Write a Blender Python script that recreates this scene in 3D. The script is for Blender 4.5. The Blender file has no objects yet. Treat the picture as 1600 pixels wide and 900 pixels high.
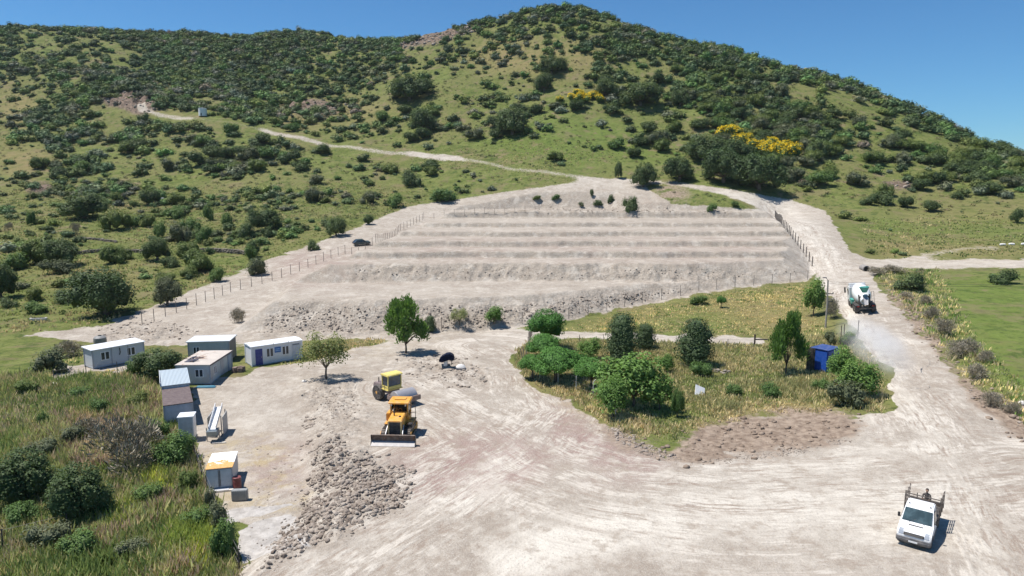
import bpy, math, random
import numpy as np
from mathutils import Vector, Matrix

# ------------------------------------------------------------------ camera, sky, sun, exposure
S = bpy.context.scene
COL = S.collection
H, PITCH, F = 20.7, math.radians(8.5), 1067.0          # camera height, downward tilt, focal length in 1600-wide pixels
cam = bpy.data.cameras.new('camera'); cam.sensor_width = 36.0; cam.lens = 24.0
cam.clip_start = 0.5; cam.clip_end = 20000
camo = bpy.data.objects.new('camera', cam); COL.objects.link(camo)
camo.location = (0, 0, H); camo.rotation_euler = (math.pi/2 - PITCH, 0, 0)
S.camera = camo

SUN_EL = 67.0; SUN_AZ = Vector((-0.99, 0.08))
az = SUN_AZ.normalized(); el = math.radians(SUN_EL)
to_sun = Vector((az.x*math.cos(el), az.y*math.cos(el), math.sin(el)))
W = bpy.data.worlds.new('World'); S.world = W; W.use_nodes = True
nt = W.node_tree
sky = nt.nodes.new('ShaderNodeTexSky'); sky.sky_type = 'NISHITA'; sky.sun_disc = False
sky.sun_elevation = el; sky.sun_rotation = math.atan2(az.x, az.y)
sky.altitude = 300; sky.air_density = 1.0; sky.dust_density = 0.0; sky.ozone_density = 3.0
hs = nt.nodes.new('ShaderNodeMix'); hs.data_type = 'RGBA'; hs.blend_type = 'MULTIPLY'; hs.inputs[0].default_value = 1.0
hs.inputs[7].default_value = (0.40, 0.75, 1.0, 1)        # clear deep blue air of a dry summer day
bg = nt.nodes['Background']; bg.inputs['Strength'].default_value = 0.089
nt.links.new(sky.outputs[0], hs.inputs[6]); nt.links.new(hs.outputs[2], bg.inputs['Color'])
sun = bpy.data.lights.new('sun', 'SUN'); sun.energy = 5.0; sun.angle = math.radians(0.53); sun.color = (1.0, 0.965, 0.925)
suno = bpy.data.objects.new('sun', sun); COL.objects.link(suno)
suno.rotation_euler = to_sun.to_track_quat('Z', 'Y').to_euler(); suno.location = (-60, 20, 120)
S.view_settings.view_transform = 'Standard'; S.view_settings.look = 'None'
S.view_settings.exposure = 0.36; S.view_settings.gamma = 1.0; S.view_settings.use_curve_mapping = False
S.render.engine = 'CYCLES'
S.cycles.max_bounces = 5; S.cycles.diffuse_bounces = 3; S.cycles.glossy_bounces = 2
S.cycles.transmission_bounces = 3; S.cycles.transparent_max_bounces = 4; S.cycles.volume_bounces = 3

rng = np.random.default_rng(7)
R = random.Random(11)

# ------------------------------------------------------------------ photo geometry -> world
CT, ST = math.cos(PITCH), math.sin(PITCH)
def ray(px, py):
    u, v = (px-800)/F, (450-py)/F
    return u, CT + v*ST, -ST + v*CT
def at_depth(px, py, Y):
    u, dy, dz = ray(px, py); t = Y/dy
    return (u*t, Y, H + dz*t)
def at_height(px, py, z):
    u, dy, dz = ray(px, py); t = (z-H)/dz
    return (u*t, dy*t, z)
def to_px(x, y, z):
    dz = z-H
    d = y*CT - dz*ST
    up = y*ST + dz*CT
    d = np.maximum(d, 0.5)
    return 800 + F*x/d, 450 - F*up/d

# ------------------------------------------------------------------ noise
def _hash(ix, iy, seed):
    h = (ix*374761393 + iy*668265263 + seed*974711) & 0xffffffff
    h = ((h ^ (h >> 13))*1274126177) & 0xffffffff
    return ((h ^ (h >> 16)) & 0xffff)/65535.0
def vnoise(x, y, seed=0):
    x0 = np.floor(x); y0 = np.floor(y); fx = x-x0; fy = y-y0
    fx = fx*fx*(3-2*fx); fy = fy*fy*(3-2*fy)
    ix = x0.astype(np.int64); iy = y0.astype(np.int64)
    a = _hash(ix, iy, seed); b = _hash(ix+1, iy, seed); c = _hash(ix, iy+1, seed); d = _hash(ix+1, iy+1, seed)
    return (a*(1-fx)+b*fx)*(1-fy) + (c*(1-fx)+d*fx)*fy
def fbm(x, y, seed=0, oct=4):
    s = 0; a = 0.5; n = 0
    for o in range(oct):
        s = s + a*(vnoise(x*2**o + 17.3*o, y*2**o - 9.1*o, seed+o) - 0.5); n += a; a *= 0.5
    return s/n*2      # about -1..1
def sstep(a, b, x):
    t = np.clip((x-a)/(b-a), 0, 1); return t*t*(3-2*t)

# ------------------------------------------------------------------ terrain: a spline through surveyed points
CP = []
def cd(px, py, Y): CP.append(at_depth(px, py, Y))
def cz(px, py, z): CP.append(at_height(px, py, z))
for p in [(100,850),(400,880),(800,890),(1200,890),(1500,880),(1800,900),(-200,880),(100,720),(600,700),(900,720),(1200,760),
          (1428,800),(800,620),(620,600),(440,610),(300,640),(20,640),(-250,650),(720,545),(1000,700),(1300,720)]: cz(*p, 0)
for p in [(0,15),(-40,15),(45,15),(0,5),(70,30)]: CP.append((p[0], p[1], 0.0))
for p in [(40,520,97),(150,500,107),(-200,500,105),(150,470,120),(275,485,112),(430,430,140),(564,377,168),(650,335,212),(-150,400,165),
          (130,335,215),(0,335,215),(300,400,160),(450,340,205),(300,270,285),(0,270,285),(-200,270,285),(0,200,350),(200,205,345),
          (-250,190,350),(0,120,440),(250,120,440),(-250,120,440),(420,130,430),(550,130,420),
          (860,285,247),(940,279,249),(800,262,268),(700,243,290),(600,235,305),(430,205,332),(320,182,352),(220,170,365),
          (860,200,302),(860,100,376),(700,150,360),(760,90,410),(1000,100,372),(1050,200,300),(1050,130,348),(1100,280,240),(1200,240,270),(1200,160,325),
          (1300,200,300),(1300,290,240),(1400,250,270),(1500,290,240),(1600,290,235),(1800,300,235),(1350,350,192),(1500,350,190),
          (1600,350,188),(1850,350,185),(1400,410,142),(1600,412,136),(1850,410,135),(1500,440,117),(1600,500,89),(1850,500,85),
          (1550,600,64.5),(1440,520,84),(1600,680,53.5),(1480,640,58.7),(1850,650,53),(1380,540,80),(1338,490,95),(1280,400,143),(1240,345,190),(1190,315,220),
          (620,522,96),(740,520,97),(500,528,93),(370,530,92),(900,523,95.5),(860,507,101),(1000,476,113),(1130,452,121),(1262,437,128),
          (1250,520,92.5),(1270,415,140),(1205,335,215),(720,318,228),(1050,305,226),(1180,590,73),(1230,640,62)]: cd(*p)
for p in [(1000,580,-0.5),(1100,640,-0.55),(920,570,-0.2),(-100,780,-0.3)]: cz(*p)
sky_line = [(-350,38,560),(-150,40,560),(0,46,560),(150,50,560),(300,54,560),(410,61,555),(450,56,550),(485,53,548),(520,58,545),(548,67,543),(590,74,540),(640,68,520),(700,52,500),(770,33,482),
            (860,16,470),(930,26,462),(1000,44,450),(1130,82,430),(1300,128,400),(1450,186,360),(1600,252,312),(1750,300,285),(1950,330,270)]
for px, py, Y in sky_line:
    x, y, z = at_depth(px, py, Y); CP.append((x, y, z))
    CP.append((x*1.06, y*1.06, z-1.5)); CP.append((x*1.3, y*1.3, z-30-0.25*max(z-20, 0))); CP.append((x*1.8, y*1.8, min(z-60, 10)))
CP = np.array(CP)
def tpc(x, y): return x/(y+30)*2.2, np.log(np.maximum(y, 2)+12)
def tps_fit(P, z, lam=1e-3):
    n = len(P); d = np.linalg.norm(P[:, None]-P[None], axis=2)
    K = np.where(d > 0, d*d*np.log(d+1e-12), 0) + lam*np.eye(n)
    A = np.zeros((n+3, n+3)); A[:n, :n] = K; A[:n, n] = 1; A[:n, n+1:] = P; A[n, :n] = 1; A[n+1:, :n] = P.T
    return np.linalg.solve(A, np.concatenate([z, [0, 0, 0]]))
PU = np.stack(tpc(CP[:, 0], CP[:, 1]), 1); TW = tps_fit(PU, CP[:, 2])
def base_height(x, y):
    u, w = tpc(x, y); s = TW[-3] + TW[-2]*u + TW[-1]*w
    for k in range(len(PU)):
        d2 = (u-PU[k, 0])**2 + (w-PU[k, 1])**2 + 1e-12
        s = s + TW[k]*0.5*d2*np.log(d2)
    return s

Yr = np.unique(np.concatenate([np.geomspace(6, 33, 60), np.geomspace(33, 260, 800), np.geomspace(260, 620, 230), np.geomspace(620, 1600, 40), np.geomspace(1600, 4000, 8)]))
Sc = np.concatenate([np.linspace(-1.6, -1, 40)[:-1], np.linspace(-1, 1, 1050), np.linspace(1, 1.6, 40)[1:]])
NR, NC = len(Yr), len(Sc)
GY = np.repeat(Yr[:, None], NC, 1); GX = Sc[None, :]*(6+0.95*GY)
# the spline is smooth, so it is evaluated on every fifth line and interpolated
ri = np.unique(np.concatenate([np.arange(0, NR, 5), [NR-1]])); ci = np.unique(np.concatenate([np.arange(0, NC, 7), [NC-1]]))
zc = base_height(GX[np.ix_(ri, ci)], GY[np.ix_(ri, ci)])
tmp = np.stack([np.interp(np.arange(NC), ci, row) for row in zc])
GZ = np.stack([np.interp(np.arange(NR), ri, tmp[:, c]) for c in range(NC)], 1)
far = sstep(1100, 1800, GY); GZ = GZ*(1-far) + (-5)*far

def hz(x, y):
    x = np.asarray(x, float); y = np.asarray(y, float)
    r = np.interp(y, Yr, np.arange(NR)); c = np.interp(x/(6+0.95*np.maximum(y, 1)), Sc, np.arange(NC))
    r0 = np.clip(r.astype(int), 0, NR-2); c0 = np.clip(c.astype(int), 0, NC-2); fr = r-r0; fc = c-c0
    return (GZ[r0, c0]*(1-fc)+GZ[r0, c0+1]*fc)*(1-fr) + (GZ[r0+1, c0]*(1-fc)+GZ[r0+1, c0+1]*fc)*fr
YS = np.geomspace(12, 900, 5000)
def ground(px, py):
    """where the line of sight through a photo pixel meets the ground"""
    u, dy, dz = ray(px, py); t = YS/dy
    d = H + dz*t - hz(u*t, YS)
    k = np.nonzero(d < 0)[0]
    k = k[0] if len(k) else len(YS)-1
    if k == 0: y = YS[0]
    else:
        f = d[k-1]/(d[k-1]-d[k]+1e-9); y = YS[k-1] + f*(YS[k]-YS[k-1])
    x = u*y/dy
    return Vector((float(x), float(y), float(hz(x, y))))
def gline(pts): return np.array([ground(*p)[:2] for p in pts])
def seg_dist(P, poly, closed=False):
    """distance, signed side and arc length from points to a polyline"""
    X, Y = P; best = np.full(X.shape, 1e9); side = np.zeros(X.shape); arc = np.zeros(X.shape); s0 = 0.0
    pts = list(poly) + ([poly[0]] if closed else [])
    for a, b in zip(pts[:-1], pts[1:]):
        dx, dy = b[0]-a[0], b[1]-a[1]; L2 = dx*dx+dy*dy+1e-9; L = math.sqrt(L2)
        t = np.clip(((X-a[0])*dx+(Y-a[1])*dy)/L2, 0, 1)
        d = np.hypot(X-a[0]-t*dx, Y-a[1]-t*dy); m = d < best
        best = np.where(m, d, best); side = np.where(m, np.sign((X-a[0])*dy-(Y-a[1])*dx), side); arc = np.where(m, s0+t*L, arc); s0 += L
    return best, side, arc
def inside(X, Y, poly):
    r = np.zeros(X.shape, bool); n = len(poly)
    for i in range(n):
        x1, y1 = poly[i]; x2, y2 = poly[(i+1) % n]
        if y1 == y2: continue
        r ^= ((y1 > Y) != (y2 > Y)) & (X < (x2-x1)*(Y-y1)/(y2-y1)+x1)
    return r

# --- the terraced cut: flat benches and loose faces, read off row by row
SITE = [(350,526),(470,528),(600,522),(740,518),(860,505),(1000,475),(1130,451),(1264,436),(1266,414),(1207,337),(1130,318),(1000,318),(960,300),(840,300),(720,322),(640,362),(540,412),(430,462)]
rows = [(470,'s'),(441,'f'),(413,'s'),(404,'f'),(394,'s'),(386,'f'),(377,'s'),(370,'f'),(362,'s'),(355,'f'),(348,'s'),(341,'f'),(331,'s'),(324,'f')]
Y0, z0 = 96.0, 0.0; prof = [(Y0, z0)]
for py, kind in rows:
    _, dy, dz = ray(800, py); g = dz/dy
    if kind == 'f': Y1 = (z0-H)/g; z1 = z0
    else:
        q = 0.72 if py > 400 else 1.5
        Y1 = (z0-H-q*Y0)/(g-q); z1 = H+g*Y1
    prof.append((Y1, z1)); Y0, z0 = Y1, z1
prof.append((Y0+14, z0+9.5)); prof = np.array(prof)
site_w = gline(SITE)
m = (GY > 80) & (GY < 300)
xs, ys, zs = GX[m], GY[m], GZ[m]
wob = fbm(xs/9, ys/9, 31, 4)*1.5 + fbm(xs/40, ys/40, 32, 2)*3.0
g = np.interp(ys + wob*sstep(100, 130, ys), prof[:, 0], prof[:, 1])
ins = inside(xs, ys, site_w); dd, _, _ = seg_dist((xs, ys), site_w, True)
top = sstep(prof[-2, 0]+2, prof[-2, 0]+12, ys)
g = np.maximum(g, np.where(ys > prof[-2, 0]+8, zs, -99))
lim = dd*(0.66 + 0.12*fbm(xs/5, ys/5, 33, 2))
RIS = np.zeros_like(GZ); gq = np.interp(ys + wob*sstep(100, 130, ys) + 0.5, prof[:, 0], prof[:, 1]) - np.interp(ys + wob*sstep(100, 130, ys) - 0.5, prof[:, 0], prof[:, 1])
RIS[m] = np.where(ins, sstep(0.15, 0.5, gq)*(dd > 0.8)*(ys > 120), 0)
GZ[m] = np.where(ins, zs + np.clip(g-zs, -lim, lim), zs)

# --- the yard is filled ground: a rocky bank drops to the container strip on its left
BANK = gline([(455,590),(520,640),(515,700),(540,760),(500,815),(440,860),(395,905),(330,990)])
m = (GY > 12) & (GY < 95) & (GX < -3)
xs, ys = GX[m], GY[m]
d, _, _ = seg_dist((xs, ys), BANK)
LEFTPOLY = list(map(tuple, BANK)) + [(BANK[-1][0]-2, 8.0), (-300.0, 8.0), (-300.0, 100.0), (BANK[0][0]-12, 100.0)]
drop = np.where(inside(xs, ys, LEFTPOLY), np.minimum(1.0, 0.42*d), 0)*(1-sstep(58, 76, ys))
GZ[m] -= drop
GZ0 = GZ.copy()

# ------------------------------------------------------------------ ground regions, drawn over the photo and laid on the terrain
CX0, CY0, CWd, CHt = -500, -100, 1300, 800          # canvas at half resolution
def raster(polys, blur=3):
    c = np.zeros((CHt, CWd), np.float32)
    yy, xx = np.mgrid[0:CHt, 0:CWd]; xx = xx*2+CX0; yy = yy*2+CY0
    for p in polys:
        if isinstance(p, tuple):                      # (points, width in px)
            pts, w = p
            x0, x1 = min(a[0] for a in pts)-w-4, max(a[0] for a in pts)+w+4; y0, y1 = min(a[1] for a in pts)-w-4, max(a[1] for a in pts)+w+4
            m = (xx >= x0) & (xx <= x1) & (yy >= y0) & (yy <= y1)
            d, _, _ = seg_dist((xx[m].astype(float), yy[m].astype(float)), pts)
            c[m] = np.maximum(c[m], np.clip((w-d)/2+0.5, 0, 1))
        else:
            xa = [a[0] for a in p]; ya = [a[1] for a in p]
            m = (xx >= min(xa)) & (xx <= max(xa)) & (yy >= min(ya)) & (yy <= max(ya))
            t = c[m]; t[inside(xx[m].astype(float), yy[m].astype(float), p)] = 1; c[m] = t
    for _ in range(2):
        for ax in (0, 1):
            k = 2*blur+1; pad = [(0, 0), (0, 0)]; pad[ax] = (blur+1, blur)
            cs = np.cumsum(np.pad(c, pad, mode='edge'), ax)
            c = ((cs[k:] - cs[:-k]) if ax == 0 else (cs[:, k:]-cs[:, :-k]))/k
    return c
def sample(c, px, py):
    x = np.clip((px-CX0)/2, 0, CWd-1.01); y = np.clip((py-CY0)/2, 0, CHt-1.01); x0 = x.astype(int); y0 = y.astype(int); fx = x-x0; fy = y-y0
    return (c[y0, x0]*(1-fx)+c[y0, x0+1]*fx)*(1-fy)+(c[y0+1, x0]*(1-fx)+c[y0+1, x0+1]*fx)*fy

YARD = [(330,1050),(372,905),(440,850),(345,800),(300,690),(300,610),(395,578),(470,568),(560,543),(680,522),(760,517),(860,517),(905,522),(830,532),(803,552),(808,582),(850,612),(920,648),(1000,692),(1058,727),
        (1150,718),(1250,707),(1330,684),(1400,642),(1388,580),(1338,520),(1302,475),(1272,425),(1235,362),(1200,328),(1130,304),(1060,291),(960,284),(960,277),(1060,284),(1150,297),(1240,313),(1292,330),(1328,392),(1350,404),
        (1620,405),(1900,410),(1900,420),(1620,418),(1372,420),(1362,436),(1402,480),(1472,560),(1542,640),(1610,695),(1900,790),(2100,1300),(330,1300)]
DIG = [(20,523),(150,510),(280,463),(400,413),(540,362),(640,322),(720,310),(840,293),(920,282),(1000,288),(1050,318),(1200,329),(1272,413),(1266,438),(1130,454),(1000,478),(860,505),(740,521),(600,529),(480,532),(370,540),(280,538),(180,541),(100,531)]
HILLROAD = [([(300,183),(350,190),(412,203)], 2.5), ([(1010,286),(940,281),(860,271),(800,263),(740,252),(690,244),(640,238)], 3.0), ([(645,239),(600,237),(560,233),(495,222)], 3.2), ([(500,222),(440,209),(408,201)], 3.5), ([(300,183),(250,178),(214,167)], 3.4), ([(216,168),(224,163)], 4), ([(640,240),(720,247),(690,242)], 4)]
PADCON = [[(352,828),(468,806),(486,846),(388,878)], [(345,802),(400,790),(470,795),(352,818)]]
CANV = {
 'dirt': raster([YARD, DIG, [(1046,706),(1090,674),(1190,649),(1300,646),(1336,654),(1400,642),(1330,690),(1250,712),(1150,724),(1058,732)], ([(750,526),(900,524),(1000,526),(1195,534)], 6), ([(1395,411),(1450,397),(1520,387),(1565,388)], 3), ([(85,590),(130,575),(215,565),(240,560)], 9)] + HILLROAD, 2),
 'dry': raster([[(370,540),(480,533),(600,530),(745,522),(700,530),(560,545),(470,565)], [(870,517),(1000,482),(1130,462),(1170,470),(1000,505),(900,522)], [(1170,458),(1262,440),(1290,520),(1200,520),(1100,490)],
                [(815,560),(870,600),(960,650),(1000,690),(920,650),(850,614),(808,580)], [(1325,385),(1400,372),(1560,378),(1600,392),(1620,404),(1350,404)], [(1400,330),(1600,330),(1600,345),(1420,345)],
                [(780,55),(960,75),(960,105),(800,115),(700,90)], [(430,158),(560,160),(640,180),(560,195),(440,200)], [(0,130),(60,150),(70,200),(0,190)], [(100,130),(300,150),(290,180),(180,160)], [(0,220),(90,240),(60,275),(0,270)],
                [(120,420),(230,430),(210,460),(60,450)], [(1190,155),(1240,175),(1230,215),(1180,190)], [(300,700),(360,690),(430,690),(490,760),(470,830),(400,800),(330,790)], [(950,555),(1060,540),(1180,560),(1180,590),(1000,575)], [(1020,640),(1200,625),(1330,640),(1260,660),(1100,665)]], 6),
 'brown': raster([[(1036,704),(1085,668),(1190,642),(1300,640),(1336,652),(1400,644),(1330,684),(1250,706),(1150,718),(1060,728)], [(1362,424),(1400,436),(1440,470),(1490,560),(1560,620),(1640,650),(1640,712),(1545,655),(1460,556),(1402,484)],
                  [(920,668),(960,660),(1062,715),(1055,728),(980,704)], [(1010,288),(1060,286),(1120,308),(1060,318),(1010,312)]], 9),
 'pink': raster([[(850,618),(930,662),(1060,722),(1010,752),(925,744),(858,694)], [(600,722),(720,676),(810,676),(870,716),(800,764),(660,775)], [(640,380),(1200,378),(1210,400),(600,402)], [(420,400),(600,400),(560,432),(450,440)], [(400,690),(480,690),(470,770),(400,770)]], 9),
 'road': raster([([(1560,905),(1500,760),(1455,680),(1400,600),(1345,520),(1312,460),(1285,400),(1255,350),(1200,318),(1130,300)], 13), ([(1100,735),(1300,728),(1450,700)], 10), ([(460,900),(640,800),(800,700)], 10), ([(800,870),(1000,815),(1200,800),(1450,800)], 42), ([(700,790),(820,740)], 16), ([(1345,410),(1600,411)], 5), ([(760,528),(1190,533)], 5)] + HILLROAD, 6),
 'lush': raster([[(1330,345),(1600,348),(1700,375),(1350,378)], [(1462,428),(1620,424),(1900,450),(1900,700),(1600,650),(1530,560),(1490,490)], [(860,560),(980,560),(1060,590),(1050,660),(980,668),(900,630)], [(1040,490),(1180,488),(1190,510),(1050,515)], [(0,590),(230,590),(300,720),(340,900),(0,900)],
                 [(700,210),(870,170),(1020,190),(1080,260),(860,255)]], 8),
 'rubble': raster([[(470,596),(560,600),(575,650),(556,722),(640,730),(628,792),(540,824),(470,856),(400,905),(370,905),(468,815),(492,760),(468,700)], [(370,527),(440,472),(830,468),(1000,451),(1140,440),(1140,450),(1000,477),(860,502),(740,517),(600,523)],
                   [(560,414),(1250,417),(1262,432),(1000,438),(530,437)], [(600,565),(700,552),(775,585),(765,606),(640,590)], [(150,508),(250,500),(330,520),(250,540),(160,535)], [(700,322),(850,300),(980,302),(1170,325),(1150,336),(760,336)], [(1375,420),(1430,425),(1440,445),(1390,440)]], 5),
 'rock': raster([[(585,68),(660,58),(725,38),(760,30),(760,45),(690,70),(600,84)], [(120,140),(220,135),(260,160),(230,180),(150,160)], [(450,150),(560,165),(500,185),(440,175)], [(1360,285),(1440,280),(1430,300),(1380,300)], [(1190,170),(1235,185),(1225,210),(1195,200)], [(30,285),(90,288),(80,310),(40,305)]], 5),
 'concrete': raster(PADCON, 1),
}
PXg, PYg = to_px(GX, GY, GZ)
mpp = np.maximum(GY, 20)/F
warp = 1.5
wx = fbm(GX/2.5, GY/2.5, 51, 5)*warp/mpp*0.8; wy = fbm(GX/2.5, GY/2.5, 57, 5)*warp/mpp*0.35
near_road = sstep(240, 200, GY); wx *= 0.25+0.75*near_road; wy *= 0.25+0.75*near_road
MASK = {k: np.clip(sample(c, PXg+wx, PYg+wy), 0, 1) for k, c in CANV.items()}
vis = sstep(20, 28, GY)
MASK['dirt'] = np.where(GY < 33, np.maximum(MASK['dirt'], (GX > -14)*1.0), MASK['dirt'])
hill = sstep(215, 300, GY)
lumps = fbm(GX/14, GY/14, 3, 4)*1.1*hill + fbm(GX/45, GY/45, 5, 3)*2.2*sstep(280, 380, GY)
rub = MASK['rubble']
fine1 = fbm(GX/0.9, GY/0.9, 8, 3); fine2 = fbm(GX/3.2, GY/3.2, 12, 3); ridge = 1-np.abs(fbm(GX/2.2, GY/2.2, 21, 3))*2
GZ = GZ + lumps + rub*(fine1*0.26 + ridge*0.22 + fine2*0.42) + MASK['brown']*(fbm(GX/6, GY/6, 15, 3)*0.30 + fine1*0.13 + fbm(GX/0.35, GY/0.35, 19, 2)*0.07) + MASK['dirt']*(1-rub)*fine2*0.045 \
     + RIS*(fine1*0.22+fine2*0.25) + (1-MASK['dirt'])*(fine2*0.16 + fine1*0.05)*(1-MASK['concrete']) + MASK['rock']*np.maximum(fbm(GX/6, GY/6, 40, 4), -0.1)*5.0
# --- streaks left by wheels and tracks: along/across coordinates of the driving lines
LANES = [gline([(330,990),(420,900),(560,820),(700,740),(800,690),(850,640),(815,575),(760,540)]),
         gline([(640,600),(760,660),(850,715),(960,752),(1150,770),(1400,760),(1620,735)]),
         gline([(1640,1000),(1560,860),(1500,760),(1455,680),(1400,600),(1345,520),(1312,460),(1285,400),(1255,350),(1200,318)])]
LA = []
for L in LANES:
    d, s, a = seg_dist((GX, GY), L); LA.append(np.stack([d*s, a, np.clip(1-d/ (13 if len(LA) < 2 else 6), 0, 1)], -1))

wsum = sum(l[..., 2]**4 for l in LA)+1e-6
for l in LA: l[..., 2] = np.clip(l[..., 2]*(l[..., 2]**4/wsum), 0, 1)

# ruts worn into the dirt by the wheels
for i, la in enumerate(LA):
    w = la[..., 2]*MASK['dirt']*(1-rub)
    GZ = GZ + w*0.035*fbm(la[..., 0]*1.6, la[..., 1]*0.06, 60+i, 2)

# ------------------------------------------------------------------ material helpers
class NG:
    def __init__(self, name):
        self.m = bpy.data.materials.new(name); self.m.use_nodes = True
        self.t = self.m.node_tree; self.b = self.t.nodes['Principled BSDF']; self.out = self.t.nodes['Material Output']
    def n(self, t, **k):
        x = self.t.nodes.new(t)
        for a, v in k.items(): setattr(x, a, v)
        return x
    def put(self, sock, v):
        if hasattr(v, 'links') or isinstance(v, bpy.types.NodeSocket): self.t.links.new(v, sock)
        elif isinstance(v, (tuple, list)) and len(v) == 3 and sock.type == 'RGBA': sock.default_value = (*v, 1)
        else: sock.default_value = v
    def attr(self, name, typ='GEOMETRY'): return self.n('ShaderNodeAttribute', attribute_name=name, attribute_type=typ)
    def split(self, col):
        x = self.n('ShaderNodeSeparateColor'); self.put(x.inputs[0], col); return x.outputs
    def sepv(self, v):
        x = self.n('ShaderNodeSeparateXYZ'); self.put(x.inputs[0], v); return x.outputs
    def comb(self, a, b, c=0.0):
        x = self.n('ShaderNodeCombineXYZ')
        for s, v in zip(x.inputs, (a, b, c)): self.put(s, v)
        return x.outputs[0]
    def pos(self): return self.n('ShaderNodeNewGeometry').outputs['Position']
    def obj(self): return self.n('ShaderNodeTexCoord').outputs['Object']
    def noise(self, v, scale, detail=3, rough=0.55, dist=0.0):
        x = self.n('ShaderNodeTexNoise'); self.put(x.inputs['Vector'], v); self.put(x.inputs['Scale'], scale)
        x.inputs['Detail'].default_value = detail; x.inputs['Roughness'].default_value = rough; x.inputs['Distortion'].default_value = dist
        return x.outputs['Fac']
    def voro(self, v, scale, feat='F1'):
        x = self.n('ShaderNodeTexVoronoi', feature=feat); self.put(x.inputs['Vector'], v); self.put(x.inputs['Scale'], scale); return x.outputs['Distance']
    def math(self, op, a, b=0.0, c=0.0):
        x = self.n('ShaderNodeMath', operation=op)
        for s, v in zip(x.inputs, (a, b, c)): self.put(s, v)
        return x.outputs[0]
    def mr(self, v, a, b, c=0.0, d=1.0, smooth=True):
        x = self.n('ShaderNodeMapRange', interpolation_type='SMOOTHSTEP' if smooth else 'LINEAR')
        for s, q in zip(x.inputs, (v, a, b, c, d)): self.put(s, q)
        return x.outputs[0]
    def mix(self, f, a, b, mode='MIX'):
        x = self.n('ShaderNodeMix', data_type='RGBA', blend_type=mode); self.put(x.inputs[0], f)
        self.put(x.inputs[6], a); self.put(x.inputs[7], b); return x.outputs[2]
    def bump(self, h, dist, strength=1.0, normal=None):
        x = self.n('ShaderNodeBump'); self.put(x.inputs['Height'], h); x.inputs['Distance'].default_value = dist; x.inputs['Strength'].default_value = strength
        if normal is not None: self.put(x.inputs['Normal'], normal)
        return x.outputs[0]
    def done(self, col=None, rough=0.8, metal=0.0, spec=0.3, normal=None):
        if col is not None: self.put(self.b.inputs['Base Color'], col)
        self.put(self.b.inputs['Roughness'], rough); self.put(self.b.inputs['Metallic'], metal)
        self.b.inputs['Specular IOR Level'].default_value = spec
        if normal is not None: self.put(self.b.inputs['Normal'], normal)
        return self.m

MATS = {}
def mat(name, col, rough=0.5, metal=0.0, var=0.10, dirt=0.0, scale=3.0, spec=0.4, stripes=None, rust=0.0, bump=0.0):
    """plain surface with uneven tone, optional dust, rust and corrugation"""
    if name in MATS: return MATS[name]
    g = NG(name); o = g.obj()
    n1 = g.noise(o, scale, 4); n2 = g.noise(o, scale*7, 3)
    c = g.mix(g.mr(n1, 0.3, 0.7), tuple(x*(1-var) for x in col), tuple(min(1, x*(1+var)) for x in col))
    if dirt:
        c = g.mix(g.math('MULTIPLY', g.mr(g.math('ADD', g.math('MULTIPLY', n1, 0.6), g.math('MULTIPLY', n2, 0.4)), 0.38, 0.72), dirt), c, (0.36, 0.31, 0.26))
    if rust:
        c = g.mix(g.math('MULTIPLY', g.mr(g.noise(o, scale*0.6, 6, 0.7), 0.52, 0.62), rust), c, (0.24, 0.11, 0.05))
    nrm = None
    if stripes:
        w = g.n('ShaderNodeTexWave', wave_type='BANDS', bands_direction=stripes[0]); g.put(w.inputs['Vector'], o); w.inputs['Scale'].default_value = stripes[1]
        nrm = g.bump(w.outputs['Fac'], stripes[2])
    if bump: nrm = g.bump(n2, bump, 1.0, nrm)
    MATS[name] = g.done(c, rough, metal, spec, nrm); return MATS[name]
def glass(name, col=(0.02, 0.028, 0.035), rough=0.08):
    if name in MATS: return MATS[name]
    g = NG(name); MATS[name] = g.done(g.mix(g.mr(g.noise(g.obj(), 2.0), 0.35, 0.65), col, tuple(x*1.8 for x in col)), rough, 0, 0.6); return MATS[name]

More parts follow.
